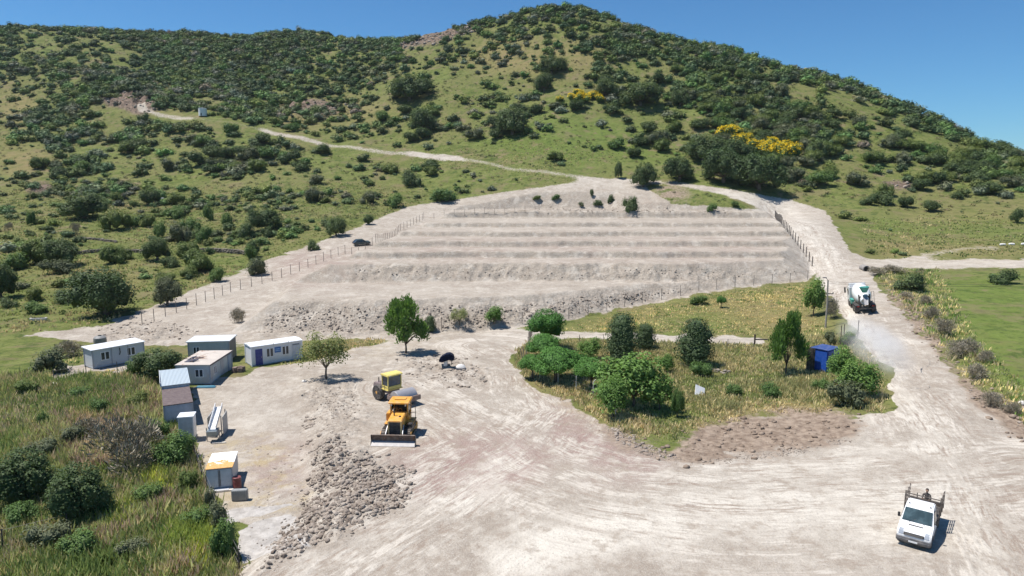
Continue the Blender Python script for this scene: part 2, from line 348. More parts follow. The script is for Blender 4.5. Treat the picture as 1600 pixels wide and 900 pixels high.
# ------------------------------------------------------------------ terrain material
def terrain_material():
    g = NG('ground_cover'); P = g.pos()
    A = g.attr('ma'); a = g.split(A.outputs['Color']); rock = A.outputs['Alpha']
    B = g.attr('mb'); b = g.split(B.outputs['Color']); conc = B.outputs['Alpha']
    pinkA = g.attr('mc'); pk = g.split(pinkA.outputs['Color'])
    dirt, dry, brown = a[0], a[1], a[2]; road, lush, rub = b[0], b[1], b[2]; pink, hill = pk[0], pk[1]
    nb = g.noise(P, 0.035, 5, 0.6); nm = g.noise(P, 0.22, 5, 0.62); nf = g.noise(P, 1.7, 5, 0.65); nx = g.noise(P, 7.0, 4, 0.7)
    # grass land: green, olive and straw in patches
    gr = g.mix(g.mr(nm, 0.36, 0.64), (0.100, 0.124, 0.029), (0.163, 0.181, 0.054))
    gr = g.mix(g.mr(nb, 0.40, 0.62), gr, g.mix(g.mr(nf, 0.3, 0.7), (0.148, 0.165, 0.047), (0.178, 0.149, 0.067)))
    gr = g.mix(g.mr(nf, 0.48, 0.74, 0, 0.75), gr, (0.060, 0.084, 0.018))
    gr = g.mix(g.mr(nx, 0.54, 0.74, 0, 0.6), gr, (0.064, 0.076, 0.021))
    gr = g.mix(g.mr(g.noise(P, 0.45, 5, 0.7), 0.52, 0.66, 0, 0.55), gr, (0.188, 0.155, 0.076))
    gr = g.mix(g.math('MULTIPLY', lush, g.mr(nm, 0.25, 0.6, 0.25, 0.85)), gr, g.mix(g.mr(nf, 0.35, 0.7), (0.100, 0.144, 0.028), (0.151, 0.192, 0.047)))
    gr = g.mix(g.mr(g.noise(P, 0.30, 6, 0.72), 0.53, 0.62, 0, 0.75), gr, (0.054, 0.084, 0.019))
    gr = g.mix(g.mr(g.noise(P, 0.85, 5, 0.75), 0.52, 0.64, 0, 0.65), gr, (0.049, 0.073, 0.017))
    gr = g.mix(g.mr(g.noise(P, 0.10, 5, 0.7), 0.54, 0.64, 0, 0.5), gr, (0.190, 0.145, 0.085))
    straw = g.mix(g.mr(nf, 0.3, 0.7), (0.165, 0.132, 0.055), (0.264, 0.211, 0.099))
    gr = g.mix(g.math('MULTIPLY', dry, g.mr(nm, 0.3, 0.6, 0.25, 0.9)), gr, straw)
    bare = g.mr(g.math('ADD', g.noise(P, 0.13, 6, 0.7), g.math('MULTIPLY', hill, 0.02)), 0.58, 0.68, 0, 0.75)
    gr = g.mix(bare, gr, g.mix(g.mr(nx, 0.3, 0.7), (0.165, 0.122, 0.070), (0.238, 0.185, 0.110)))
    stone = g.mix(g.mr(g.noise(P, 0.9, 5, 0.7), 0.3, 0.7), (0.075, 0.055, 0.042), (0.26, 0.19, 0.14))
    gr = g.mix(g.mr(g.math('ADD', rock, g.math('MULTIPLY', g.math('SUBTRACT', nf, 0.5), 0.8)), 0.35, 0.6), gr, stone)
    # dirt: crushed volcanic stone, pale where compacted, with streaks along the driving lines
    st = None; wob = g.math('MULTIPLY', g.math('SUBTRACT', g.noise(P, 0.07, 3, 0.5), 0.5), 2.0); amp = g.mr(g.noise(P, 0.22, 5, 0.65), 0.36, 0.62, 0.15, 1.5)
    for i, fr in ((0, 1.0), (1, 1.0), (2, 1.1)):
        l = g.sepv(g.attr('lane%s' % 'abc'[i]).outputs['Vector'])
        lx = g.math('ADD', l[0], wob)
        v = g.comb(g.math('MULTIPLY', lx, fr), g.math('MULTIPLY', l[1], 0.10))
        nA = g.noise(v, 1.0, 6, 0.75, 0.4)
        vf = g.comb(g.math('MULTIPLY', lx, 4.2), g.math('MULTIPLY', l[1], 0.75))
        nB = g.noise(vf, 1.0, 3, 0.6, 0.2)
        nC = g.noise(g.comb(g.math('MULTIPLY', lx, 0.5), g.math('MULTIPLY', l[1], 0.025)), 1.0, 3, 0.6)
        nA = g.math('ADD', nA, g.math('MULTIPLY', g.math('SUBTRACT', nC, 0.5), 0.8))
        s = g.math('MULTIPLY', g.math('ADD', g.math('MULTIPLY', g.math('SUBTRACT', nA, 0.5), 1.5), g.math('MULTIPLY', g.math('SUBTRACT', nB, 0.5), 1.25)), g.math('POWER', l[2], 0.6))
        st = s if st is None else g.math('ADD', st, s)
    streak = g.math('ADD', g.math('MULTIPLY', st, amp), 0.5)
    d = g.mix(g.mr(g.math('ADD', g.math('MULTIPLY', nm, 0.5), g.math('MULTIPLY', nf, 0.5)), 0.36, 0.62), (0.275, 0.230, 0.183), (0.395, 0.345, 0.284))
    d = g.mix(g.mr(streak, 0.50, 0.72, 0, 0.9), d, (0.540, 0.485, 0.409))
    d = g.mix(g.mr(streak, 0.47, 0.22, 0, 0.9), d, (0.262, 0.202, 0.155))
    d = g.mix(g.math('MULTIPLY', pink, g.mr(g.math('ADD', g.math('MULTIPLY', streak, 0.6), g.math('MULTIPLY', nm, 0.4)), 0.60, 0.40, 0.18, 0.95)), d, (0.268, 0.180, 0.153))
    d = g.mix(g.math('MULTIPLY', dry, g.mr(g.noise(P, 0.5, 5, 0.7), 0.42, 0.62, 0, 0.8)), d, (0.350, 0.268, 0.137))
    d = g.mix(g.math('MULTIPLY', road, g.mr(g.math('ADD', g.math('MULTIPLY', nm, 0.4), g.math('MULTIPLY', streak, 0.6)), 0.30, 0.62, 0.1, 0.85)), d, (0.600, 0.550, 0.467))
    d = g.mix(g.mr(g.noise(P, 0.06, 4), 0.45, 0.7, 0, 0.25), d, (0.480, 0.434, 0.364))
    d = g.mix(g.math('MULTIPLY', pk[2], g.mr(g.noise(P, 0.12, 5, 0.7), 0.36, 0.58, 0.42, 1.0)), d, g.mix(g.mr(nx, 0.35, 0.65), (0.200, 0.164, 0.128), (0.420, 0.369, 0.301)))
    stones = g.mix(g.mr(g.voro(P, 2.3), 0.1, 0.6), (0.460, 0.399, 0.321), (0.270, 0.222, 0.173))
    d = g.mix(g.math('MULTIPLY', rub, g.mr(nf, 0.35, 0.6, 0.15, 0.75)), d, stones)
    d = g.mix(g.mr(nx, 0.54, 0.70, 0, 0.65), d, (0.220, 0.182, 0.146))
    d = g.mix(g.mr(g.noise(P, 16.0, 2, 0.6), 0.52, 0.66, 0, 0.45), d, (0.560, 0.515, 0.443))
    d = g.mix(g.mr(g.noise(P, 0.55, 6, 0.75), 0.51, 0.64, 0, 0.65), d, (0.290, 0.237, 0.185))
    d = g.mix(g.mr(g.noise(P, 0.4, 6, 0.75), 0.50, 0.36, 0, 0.45), d, (0.550, 0.500, 0.423))
    soil = g.mix(g.mr(nf, 0.3, 0.7), (0.175, 0.128, 0.094), (0.335, 0.262, 0.198))
    br = g.math('MULTIPLY', brown, g.mr(nm, 0.25, 0.55, 0.5, 1.0))
    edge = g.mr(g.math('ADD', dirt, g.math('MULTIPLY', g.math('SUBTRACT', nf, 0.5), 0.55)), 0.42, 0.60)
    c = g.mix(edge, gr, d)
    c = g.mix(g.mr(g.math('ADD', br, g.math('MULTIPLY', g.math('SUBTRACT', nf, 0.5), 0.5)), 0.35, 0.62), c, soil)
    slab = g.mix(g.mr(nf, 0.3, 0.7), (0.34, 0.31, 0.275), (0.50, 0.465, 0.42))
    c = g.mix(g.mr(conc, 0.4, 0.6), c, g.mix(g.mr(nm, 0.5, 0.7, 0, 0.6), slab, (0.20, 0.18, 0.13)))
    h = g.math('ADD', g.math('MULTIPLY', nx, 0.35), nf)
    h = g.math('ADD', h, g.math('MULTIPLY', streak, g.math('MULTIPLY', dirt, 0.45)))
    h = g.math('ADD', h, g.math('MULTIPLY', rub, g.math('MULTIPLY', g.voro(P, 2.3), -0.9)))
    return g.done(c, 0.95, 0, 0.12, g.bump(h, 0.16, 0.85))

def fast_mesh(name, v, faces, attrs=(), mats=(), midx=None, smooth=False):
    """faces: (n,k) int array"""
    me = bpy.data.meshes.new(name); n, k = faces.shape
    me.vertices.add(len(v)); me.vertices.foreach_set('co', np.ascontiguousarray(v, np.float32).ravel())
    me.loops.add(n*k); me.loops.foreach_set('vertex_index', np.ascontiguousarray(faces, np.int32).ravel())
    me.polygons.add(n); me.polygons.foreach_set('loop_start', np.arange(0, n*k, k, dtype=np.int32))
    if midx is not None: me.polygons.foreach_set('material_index', np.ascontiguousarray(midx, np.int32))
    if smooth: me.polygons.foreach_set('use_smooth', np.ones(n, bool))
    for an, typ, dom, arr in attrs:
        at = me.attributes.new(an, typ, dom)
        at.data.foreach_set({'FLOAT_COLOR': 'color', 'FLOAT_VECTOR': 'vector', 'FLOAT': 'value'}[typ], np.ascontiguousarray(arr, np.float32).ravel())
    for m in mats: me.materials.append(m)
    me.update(); return me
def link(name, me, parent=None, loc=None, rot=None, scale=None):
    o = bpy.data.objects.new(name, me); COL.objects.link(o)
    if parent: o.parent = parent
    if loc is not None: o.location = loc
    if rot is not None: o.rotation_euler = rot
    if scale is not None: o.scale = scale
    return o
def tag(o, label=None, cat=None, group=None, kind=None):
    if label: o['label'] = label
    if cat: o['category'] = cat
    if group: o['group'] = group
    if kind: o['kind'] = kind
    return o

def build_ground():
    v = np.stack([GX, GY, GZ], -1).reshape(-1, 3)
    i = np.arange(NR*NC).reshape(NR, NC)
    f = np.stack([i[:-1, :-1], i[:-1, 1:], i[1:, 1:], i[1:, :-1]], -1).reshape(-1, 4)
    M = MASK; z = np.zeros_like(GX)
    ma = np.stack([M['dirt'], M['dry'], M['brown'], M['rock']], -1); mb = np.stack([M['road'], M['lush'], M['rubble'], M['concrete']], -1); mc = np.stack([M['pink'], hill, RIS, z+1], -1)
    at = [('ma', 'FLOAT_COLOR', 'POINT', ma), ('mb', 'FLOAT_COLOR', 'POINT', mb), ('mc', 'FLOAT_COLOR', 'POINT', mc)]
    for q, la in zip('abc', LA): at.append(('lane'+q, 'FLOAT_VECTOR', 'POINT', la))
    me = fast_mesh('ground', v, f, at, [terrain_material()], None, True)
    tag(link('ground', me), 'dusty dirt yard, grassy fields and scrub hillside', 'ground', kind='structure')
build_ground()

# ------------------------------------------------------------------ foliage
def leaf_mat(name, c1, c2, trans=0.18, c3=None):
    g = NG(name)
    oi = g.n('ShaderNodeObjectInfo').outputs['Random']; t = g.attr('tint'); tf = t.outputs['Fac']
    c = g.mix(oi, c1, c2)
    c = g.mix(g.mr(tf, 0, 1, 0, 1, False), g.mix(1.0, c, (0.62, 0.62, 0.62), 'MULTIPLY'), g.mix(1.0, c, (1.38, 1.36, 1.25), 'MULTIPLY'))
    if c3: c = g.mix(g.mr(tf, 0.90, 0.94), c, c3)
    m = g.done(c, 0.62, 0, 0.22)
    tr = g.n('ShaderNodeBsdfTranslucent'); g.put(tr.inputs['Color'], g.mix(1.0, c, (1.25, 1.35, 0.7), 'MULTIPLY'))
    mx = g.n('ShaderNodeMixShader'); mx.inputs[0].default_value = trans
    g.t.links.new(g.b.outputs[0], mx.inputs[1]); g.t.links.new(tr.outputs[0], mx.inputs[2]); g.t.links.new(mx.outputs[0], g.out.inputs['Surface'])
    return m
def bark_mat():
    g = NG('bark'); n = g.noise(g.obj(), 9, 4)
    return g.done(g.mix(g.mr(n, 0.3, 0.7), (0.11, 0.085, 0.065), (0.20, 0.165, 0.135)), 0.9, 0, 0.1, g.bump(n, 0.05))
BARK = bark_mat()
LM = {
 'oak': leaf_mat('oak_leaves', (0.070, 0.110, 0.042), (0.113, 0.155, 0.060)),
 'olive': leaf_mat('mastic_leaves', (0.110, 0.159, 0.042), (0.155, 0.191, 0.052)),
 'green': leaf_mat('green_leaves', (0.088, 0.163, 0.046), (0.127, 0.198, 0.056)),
 'grey': leaf_mat('grey_green_leaves', (0.118, 0.140, 0.074), (0.150, 0.165, 0.095)),
 'brown': leaf_mat('dry_twigs', (0.32, 0.285, 0.225), (0.40, 0.355, 0.285), 0.05),
 'pine': leaf_mat('pine_needles', (0.074, 0.186, 0.036), (0.099, 0.220, 0.046), 0.12),
 'bright': leaf_mat('walnut_leaves', (0.132, 0.238, 0.060), (0.168, 0.274, 0.074), 0.3),
 'pale': leaf_mat('sparse_leaves', (0.220, 0.247, 0.097), (0.256, 0.283, 0.124), 0.3),
 'broom': leaf_mat('yellow_broom_flowers', (0.85, 0.60, 0.02), (0.90, 0.64, 0.025), 0.2),
 'cypress': leaf_mat('cypress_leaves', (0.072, 0.112, 0.046), (0.092, 0.132, 0.056), 0.1),
}
def leafq(rg, c, nrm, size, along=None, asp=0.62):
    """one folded leaf-clump per centre: two triangles with different tilt"""
    n = len(c); r = rg.normal(size=(n, 3))
    a = np.cross(nrm, r) if along is None else along
    a /= np.linalg.norm(a, axis=1)[:, None]+1e-9
    b = np.cross(nrm, a); b /= np.linalg.norm(b, axis=1)[:, None]+1e-9
    s = (size*rg.uniform(0.6, 1.35, n))[:, None] if np.isscalar(size) else (size*rg.uniform(0.6, 1.35, n))[:, None]
    k = rg.uniform(-0.25, 0.35, (n, 1))*s
    v = np.stack([c-a*s*0.5, c-b*s*0.5*asp+nrm*k, c+a*s*0.5, c+b*s*0.5*asp+nrm*k*0.6], 1)
    i = np.arange(n)[:, None]*4
    return v.reshape(-1, 3), (i+np.array([[0, 1, 2, 3]]))
def crown_points(rg, blobs, n, lo=0.72, up=0.3, zmin=-0.55, lump=0.16):
    B = np.array(blobs, float); w = B[:, 3]*B[:, 4] + B[:, 3]*B[:, 5]; k = rg.choice(len(B), n, p=w/w.sum())
    d = rg.normal(size=(n, 3)); d /= np.linalg.norm(d, axis=1)[:, None]
    d[:, 2] = np.where(d[:, 2] < zmin, -d[:, 2], d[:, 2])
    r = lo + (1.06-lo)*rg.random(n)**0.6
    r = r*(1 + lump*np.sin(d[:, 0]*5+k*2.1)*np.sin(d[:, 1]*6+k)*np.cos(d[:, 2]*5+k*1.3))
    c = B[k, :3] + d*B[k, 3:6]*r[:, None]
    nrm = d + rg.normal(size=(n, 3))*0.55 + np.array([0, 0, up]); nrm /= np.linalg.norm(nrm, axis=1)[:, None]
    return c, nrm, d
_ico = {}
def ico(sub):
    if sub not in _ico:
        import bmesh
        bm = bmesh.new(); bmesh.ops.create_icosphere(bm, subdivisions=sub, radius=1.0)
        bm.verts.ensure_lookup_table(); _ico[sub] = (np.array([v.co[:] for v in bm.verts]), np.array([[v.index for v in f.verts] for f in bm.faces])); bm.free()
    return _ico[sub]
def core_mesh(rg, blobs, k=0.74, sub=2):
    V, Fc = [], []; o = 0; iv, fi = ico(sub)
    for b in blobs:
        nz = 1 + 0.14*np.sin(iv[:, 0]*4+b[0]*9)*np.cos(iv[:, 1]*5+b[1]*7) + rg.normal(0, 0.13, len(iv))
        V.append(np.array(b[:3]) + iv*np.array(b[3:6])*k*nz[:, None]); Fc.append(fi+o); o += len(iv)
    return np.concatenate(V), np.concatenate(Fc)
def foliage_mesh(name, rg, blobs, n, size, m, core=0.74, lo=0.72, up=0.5, along=False, asp=0.62, zmin=-0.55, extra=None, lump=0.16):
    c, nrm, d = crown_points(rg, blobs, n, lo, up, zmin, lump)
    al = None
    if along:
        al = d + np.array([0, 0, 0.8]) + rg.normal(size=d.shape)*0.35; nrm = np.cross(al, rg.normal(size=d.shape)); nrm /= np.linalg.norm(nrm, axis=1)[:, None]
    v, q = leafq(rg, c, nrm, size, al, asp)
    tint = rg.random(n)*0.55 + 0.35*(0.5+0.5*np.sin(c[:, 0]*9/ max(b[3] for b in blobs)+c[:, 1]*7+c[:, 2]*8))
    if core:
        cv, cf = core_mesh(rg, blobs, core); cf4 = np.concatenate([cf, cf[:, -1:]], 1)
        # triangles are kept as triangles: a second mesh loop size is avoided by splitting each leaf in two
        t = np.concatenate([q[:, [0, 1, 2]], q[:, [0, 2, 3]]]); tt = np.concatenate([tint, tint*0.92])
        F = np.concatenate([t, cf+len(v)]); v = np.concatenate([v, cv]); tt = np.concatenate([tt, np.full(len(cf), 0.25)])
    else:
        F = np.concatenate([q[:, [0, 1, 2]], q[:, [0, 2, 3]]]); tt = np.concatenate([tint, tint*0.92])
    mats = m if isinstance(m, list) else [m]
    mi = None
    if extra is not None:                       # second material on the upward outer clumps (flowers)
        fl = (d[:, 2] > -0.1) & (rg.random(n) < extra); mi = np.concatenate([fl, fl, np.zeros(len(F)-2*n, bool)]).astype(int)
    return fast_mesh(name, v, F, [('tint', 'FLOAT', 'FACE', tt)], mats, mi)

def dome(rg, k, w=0.5, h=0.5, small=0.26):
    """blobs filling a dome of half width w and height h, base on z=0"""
    bl = [(0, 0, h*0.45, w*0.62, w*0.62, h*0.52)]
    for i in range(k):
        a = i*2.4 + rg.uniform(-.4, .4); r = w*rg.uniform(0.30, 0.74); z = h*rg.uniform(0.22, 0.70)*(1.25-0.6*r/w)
        s = small*rg.uniform(0.6, 1.45); bl.append((math.cos(a)*r, math.sin(a)*r, z, s, s, s*0.85*h/w))
    return bl

class MB:
    """collects simple solids into one mesh"""
    def __init__(s): s.v = []; s.f = []
    def add(s, v, f, M=None):
        o = len(s.v)
        s.v += [tuple(M @ Vector(p)) if M is not None else tuple(p) for p in v]
        s.f += [tuple(i+o for i in q) for q in f]; return s
    def box(s, x0, x1, y0, y1, z0, z1, M=None):
        return s.add([(x0,y0,z0),(x1,y0,z0),(x1,y1,z0),(x0,y1,z0),(x0,y0,z1),(x1,y0,z1),(x1,y1,z1),(x0,y1,z1)],
                     [(3,2,1,0),(4,5,6,7),(0,1,5,4),(1,2,6,5),(2,3,7,6),(3,0,4,7)], M)
    def cyl(s, p0, p1, r0, r1=None, n=14, M=None):
        r1 = r0 if r1 is None else r1
        a = Vector(p0); b = Vector(p1); d = (b-a).normalized(); u = d.orthogonal().normalized(); w = d.cross(u)
        ring = lambda c, r: [c+(u*math.cos(2*math.pi*i/n)+w*math.sin(2*math.pi*i/n))*r for i in range(n)]
        return s.add(ring(a, r0)+ring(b, r1), [(i, (i+1) % n, n+(i+1) % n, n+i) for i in range(n)]+[tuple(range(n))[::-1], tuple(range(n, 2*n))], M)
    def tube(s, pts, r, n=6, r1=None):
        P = [Vector(p) for p in pts]; r1 = r if r1 is None else r1; vs = []; m = len(P)
        for i, p in enumerate(P):
            d = (P[min(i+1, m-1)]-P[max(i-1, 0)]).normalized(); u = d.cross(Vector((0.13, 0.21, 0.97))); u = (u if u.length > 1e-3 else d.orthogonal()).normalized(); w = d.cross(u)
            rr = r+(r1-r)*i/(m-1); vs += [p+(u*math.cos(2*math.pi*k/n)+w*math.sin(2*math.pi*k/n))*rr for k in range(n)]
        fs = [(i*n+k, i*n+(k+1) % n, (i+1)*n+(k+1) % n, (i+1)*n+k) for i in range(m-1) for k in range(n)]
        return s.add(vs, fs+[tuple(range(n))[::-1], tuple(range((m-1)*n, m*n))])
    def lathe(s, prof, M=None, n=24):
        """prof of (radius, height) turned about z"""
        m = len(prof); vs = [(r*math.cos(2*math.pi*k/n), r*math.sin(2*math.pi*k/n), h) for r, h in prof for k in range(n)]
        fs = [(i*n+k, i*n+(k+1) % n, (i+1)*n+(k+1) % n, (i+1)*n+k) for i in range(m-1) for k in range(n)]
        return s.add(vs, fs+[tuple(range(n))[::-1], tuple(range((m-1)*n, m*n))], M)
    def prism(s, prof, x0, x1, taper=None, M=None):
        """outline of (y,z) carried across x; taper(z) scales the half width"""
        n = len(prof); t = taper or (lambda z: 1.0); c = (x0+x1)/2; hw = (x1-x0)/2
        vs = [(c-hw*t(z), y, z) for y, z in prof]+[(c+hw*t(z), y, z) for y, z in prof]
        return s.add(vs, [(i, n+i, n+(i+1) % n, (i+1) % n) for i in range(n)]+[tuple(range(n)), tuple(range(n, 2*n))[::-1]], M)
    def build(s, name, m, parent=None, loc=None, rot=None, bevel=0.0, smooth=True, seg=2):
        import bmesh
        me = bpy.data.meshes.new(name); me.from_pydata(s.v, [], s.f); bm = bmesh.new(); bm.from_mesh(me)
        bmesh.ops.recalc_face_normals(bm, faces=bm.faces)
        if bevel:
            es = [e for e in bm.edges if len(e.link_faces) == 2 and e.calc_face_angle(0) > 0.6]
            bmesh.ops.bevel(bm, geom=es, offset=bevel, segments=seg, affect='EDGES', clamp_overlap=True)
        for f in bm.faces: f.smooth = smooth
        bm.to_mesh(me); bm.free()
        if smooth: me.set_sharp_from_angle(angle=math.radians(35))
        for x in (m if isinstance(m, list) else [m]): me.materials.append(x)
        return link(name, me, parent, loc, rot)

def trunk_mesh(name, blobs, base_r, fork, n=7, z0=0.0):
    mb = MB(); mb.tube([(0, 0, z0-0.06), (0.01, 0.0, fork*0.5), (0, 0.005, fork)], base_r, n, base_r*0.72)
    for b in blobs[:9]:
        t = Vector(b[:3]); mid = Vector((t.x*0.45, t.y*0.45, fork+(t.z-fork)*0.5))
        mb.tube([(0, 0, fork*0.92), mid, t], base_r*0.55, 5, base_r*0.14)
    import bmesh
    me = bpy.data.meshes.new(name); me.from_pydata([Vector(v) for v in mb.v], [], mb.f); me.materials.append(BARK); me.update()
    for p in me.polygons: p.use_smooth = True
    return me

# prototypes have width 1 (half width 0.5) and height 1, standing on z=0
PROTO = {}
def shrub_protos():
    for kind, n, sz, core, h in (('oak', 1700, 0.062, 0.60, 1), ('olive', 1700, 0.055, 0.64, 1), ('green', 1500, 0.06, 0.58, 1), ('grey', 1300, 0.058, 0.55, 1), ('broom', 1100, 0.075, 0.6, 1)):
        L = []
        for k in range(4):
            rg = np.random.default_rng(100+k+len(kind)*7); bl = dome(rg, 9, 0.5, 1.0, 0.20)
            m = [LM['green'], LM['broom']] if kind == 'broom' else LM[kind]
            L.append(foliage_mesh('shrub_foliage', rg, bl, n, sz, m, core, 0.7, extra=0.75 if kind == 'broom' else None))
        PROTO[kind] = L
    L = []
    for k in range(3):
        rg = np.random.default_rng(300+k); L.append(foliage_mesh('twigs', rg, dome(rg, 7, 0.5, 1.0, 0.22), 2600, 0.10, LM['brown'], 0, 0.25, along=True, asp=0.09))
    PROTO['brown'] = L
shrub_protos()
TREE = {}
def tree_protos():
    for kind in ('oak', 'green', 'pine', 'cypress', 'walnut', 'pale', 'grey', 'fig'):
        L = []
        for k in range(3):
            rg = np.random.default_rng(500+k*13+sum(map(ord, kind)))
            if kind in ('oak', 'green', 'grey'):
                bl = dome(rg, 15, 0.5, 0.86, 0.155); bl = [(x, y, z+0.03, a, b, c) for x, y, z, a, b, c in bl]
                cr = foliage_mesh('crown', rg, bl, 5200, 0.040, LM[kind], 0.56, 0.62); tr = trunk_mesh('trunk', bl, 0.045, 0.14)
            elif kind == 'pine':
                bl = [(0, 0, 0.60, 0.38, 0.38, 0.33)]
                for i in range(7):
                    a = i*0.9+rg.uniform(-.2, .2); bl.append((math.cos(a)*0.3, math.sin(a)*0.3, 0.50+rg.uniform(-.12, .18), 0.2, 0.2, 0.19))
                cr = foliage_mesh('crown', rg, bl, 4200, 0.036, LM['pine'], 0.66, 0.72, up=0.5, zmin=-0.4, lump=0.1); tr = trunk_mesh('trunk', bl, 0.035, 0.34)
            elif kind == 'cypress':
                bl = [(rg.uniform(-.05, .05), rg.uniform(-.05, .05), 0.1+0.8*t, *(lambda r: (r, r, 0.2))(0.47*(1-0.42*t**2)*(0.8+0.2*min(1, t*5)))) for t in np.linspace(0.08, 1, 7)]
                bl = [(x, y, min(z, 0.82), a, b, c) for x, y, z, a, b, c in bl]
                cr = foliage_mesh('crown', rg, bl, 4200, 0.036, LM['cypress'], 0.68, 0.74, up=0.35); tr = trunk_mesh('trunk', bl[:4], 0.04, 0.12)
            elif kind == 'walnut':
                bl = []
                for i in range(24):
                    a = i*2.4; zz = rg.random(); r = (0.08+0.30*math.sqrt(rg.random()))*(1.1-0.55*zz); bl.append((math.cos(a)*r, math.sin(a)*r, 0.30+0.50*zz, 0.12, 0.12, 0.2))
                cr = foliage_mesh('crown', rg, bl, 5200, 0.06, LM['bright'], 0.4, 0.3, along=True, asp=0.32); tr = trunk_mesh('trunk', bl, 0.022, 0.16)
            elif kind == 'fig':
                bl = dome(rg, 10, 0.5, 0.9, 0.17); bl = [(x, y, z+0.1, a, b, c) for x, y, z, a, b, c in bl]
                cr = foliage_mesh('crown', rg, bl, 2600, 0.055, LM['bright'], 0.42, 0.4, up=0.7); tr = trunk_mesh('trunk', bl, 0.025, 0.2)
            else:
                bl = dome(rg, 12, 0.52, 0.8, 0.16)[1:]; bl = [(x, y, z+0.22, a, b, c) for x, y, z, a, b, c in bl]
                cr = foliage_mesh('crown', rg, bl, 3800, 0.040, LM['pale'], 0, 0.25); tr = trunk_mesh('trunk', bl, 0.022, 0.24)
            L.append((cr, tr))
        TREE[kind] = L
tree_protos()

KINDWORD = {'oak': 'dark green rounded', 'olive': 'olive green dome-shaped', 'green': 'mid green leafy', 'grey': 'grey-green', 'brown': 'dry brown twiggy', 'broom': 'yellow flowering'}
def zone_name(px, py, Y):
    if Y > 335 and px < 620: return 'on the far left ridge'
    if Y > 330: return 'high on the main hill'
    if px > 1290 and Y < 160: return 'beside the haul road field'
    if px > 1090 and Y >= 160: return 'on the right flank of the hill'
    if Y > 225: return 'on the slope around the hill track'
    if px < 700 and Y > 95: return 'on the meadow left of the terraces'
    if px < 400: return 'in the weedy left corner'
    return 'near the dirt yard'
def where(px, py): return '%.1f%% across and %.1f%% down the photo' % (px/16, py/9)
USED = {}
def uniq(s):
    USED[s] = USED.get(s, 0)+1; return s
PLACED = []          # (x, y, radius) of every tree and shrub already standing
def put_shrub(kind, px, py, wpx, hpx, label=None, world=None, size=None, group='shrubs scattered over the hillside'):
    if world is None: g = ground(px, py)
    else: g = world
    if size is None:
        t = math.sqrt(g.x**2*0+g.y**2+(g.z-H)**2)/F; w, h = wpx*t, hpx*t*1.02
    else: w, h = size
    o = link('broom_bush' if kind == 'broom' else 'dry_bush' if kind == 'brown' else 'shrub', PROTO[kind][R.randrange(len(PROTO[kind]))], None, (g.x, g.y+w*0.35*(world is None), 0), (0, 0, R.uniform(0, 6.28)), (w*1.06, w*R.uniform(0.9, 1.1), h))
    o.location.z = float(hz(o.location.x, o.location.y)) - 0.06*h
    sz = 'large' if w > 5 else 'small' if w < 2.4 else 'mid-sized'
    if not label:
        qx, qy = to_px(o.location.x, o.location.y, o.location.z+h*0.5)
        label = uniq('%s %s %s, %s' % (sz, {'broom': 'yellow', 'brown': 'dry brown', 'oak': 'dark', 'olive': 'olive', 'green': 'green', 'grey': 'grey-green'}[kind], 'bush' if kind in ('broom', 'brown') else 'shrub', where(float(qx), float(qy))))
    tag(o, label, 'bush' if kind in ('broom', 'brown') else 'shrub', group if kind != 'broom' else 'yellow broom bushes')
    PLACED.append((o.location.x, o.location.y, w/2)); return o
def put_tree(kind, px, py, wpx, hpx, label, cat='tree', group=None, name=None, v=None):
    g = ground(px, py); t = math.sqrt(g.y**2+(g.z-H)**2)/F; w, h = wpx*t*1.04, hpx*t*1.04
    cr, tr = TREE[kind][R.randrange(3) if v is None else v]
    root = bpy.data.objects.new(name or {'pine': 'pine_tree', 'cypress': 'cypress_tree', 'oak': 'oak_tree', 'fig': 'fig_tree', 'walnut': 'walnut_tree'}.get(kind, 'tree'), None); COL.objects.link(root)
    root.location = (g.x, g.y, g.z); root.rotation_euler = (0, 0, R.uniform(0, 6.28)); root.scale = (w, w, h)
    link('crown', cr, root); link('trunk', tr, root)
    tag(root, label, cat, group); PLACED.append((g.x, g.y, w/2)); return root

# ------------------------------------------------------------------ trees one can tell apart
T = put_tree
T('oak',132,341,74,46,'broad dark oak alone on the upper left meadow','tree')
T('oak',166,492,100,84,'biggest dark oak on the left meadow, just above the dirt road')
T('oak',97,416,58,50,'dark oak beside the olive bushes on the left meadow')
T('oak',2,466,54,66,'dark oak cut by the left edge of the photo')
T('oak',246,407,48,42,'dark oak in front of the old stone wall')
T('oak',416,360,56,40,'dark oak on the meadow above the bend of the left road')
T('oak',525,369,34,36,'small dark oak right beside the left road near the parked car')
T('grey',262,477,48,50,'thin grey-green tree standing right at the left road embankment','tree')
T('walnut',634,552,76,90,'tall bright green tree with upright branches in the middle of the yard','tree')
T('pale',510,592,76,74,'sparse yellowish green tree beside the white sign container','tree')
T('pine',853,546,62,66,'round-headed pine at the corner of the garden by the side track','tree')
T('pine',848,560,56,40,'low pine crouching under the round-headed corner pine','tree')
T('pine',868,598,72,58,'wide bright pine behind the concrete fence posts','tree')
T('pine',832,592,46,40,'small pine nearest the yard, beside the leaning weathered posts','tree')
T('pine',899,590,40,44,'narrow bright pine between two larger garden pines','tree')
T('pine',924,610,58,54,'round bright pine at the right of the garden pine group','tree')
T('cypress',973,571,62,80,'tall dark cone-shaped cypress in the garden','tree')
T('cypress',1007,546,40,40,'short dark round tree right behind the tall cypress','tree')
T('cypress',1086,572,66,72,'dark bushy tree standing alone in the right half of the garden','tree')
T('fig',990,636,108,86,'wide bright fig tree in the middle of the garden','tree')
T('fig',958,652,56,66,'leafy fig leaning out towards the yard','tree')
T('fig',1030,642,56,60,'right-hand fig of the garden thicket','tree')
T('fig',922,562,40,34,'light green young tree behind the bright pines','tree')
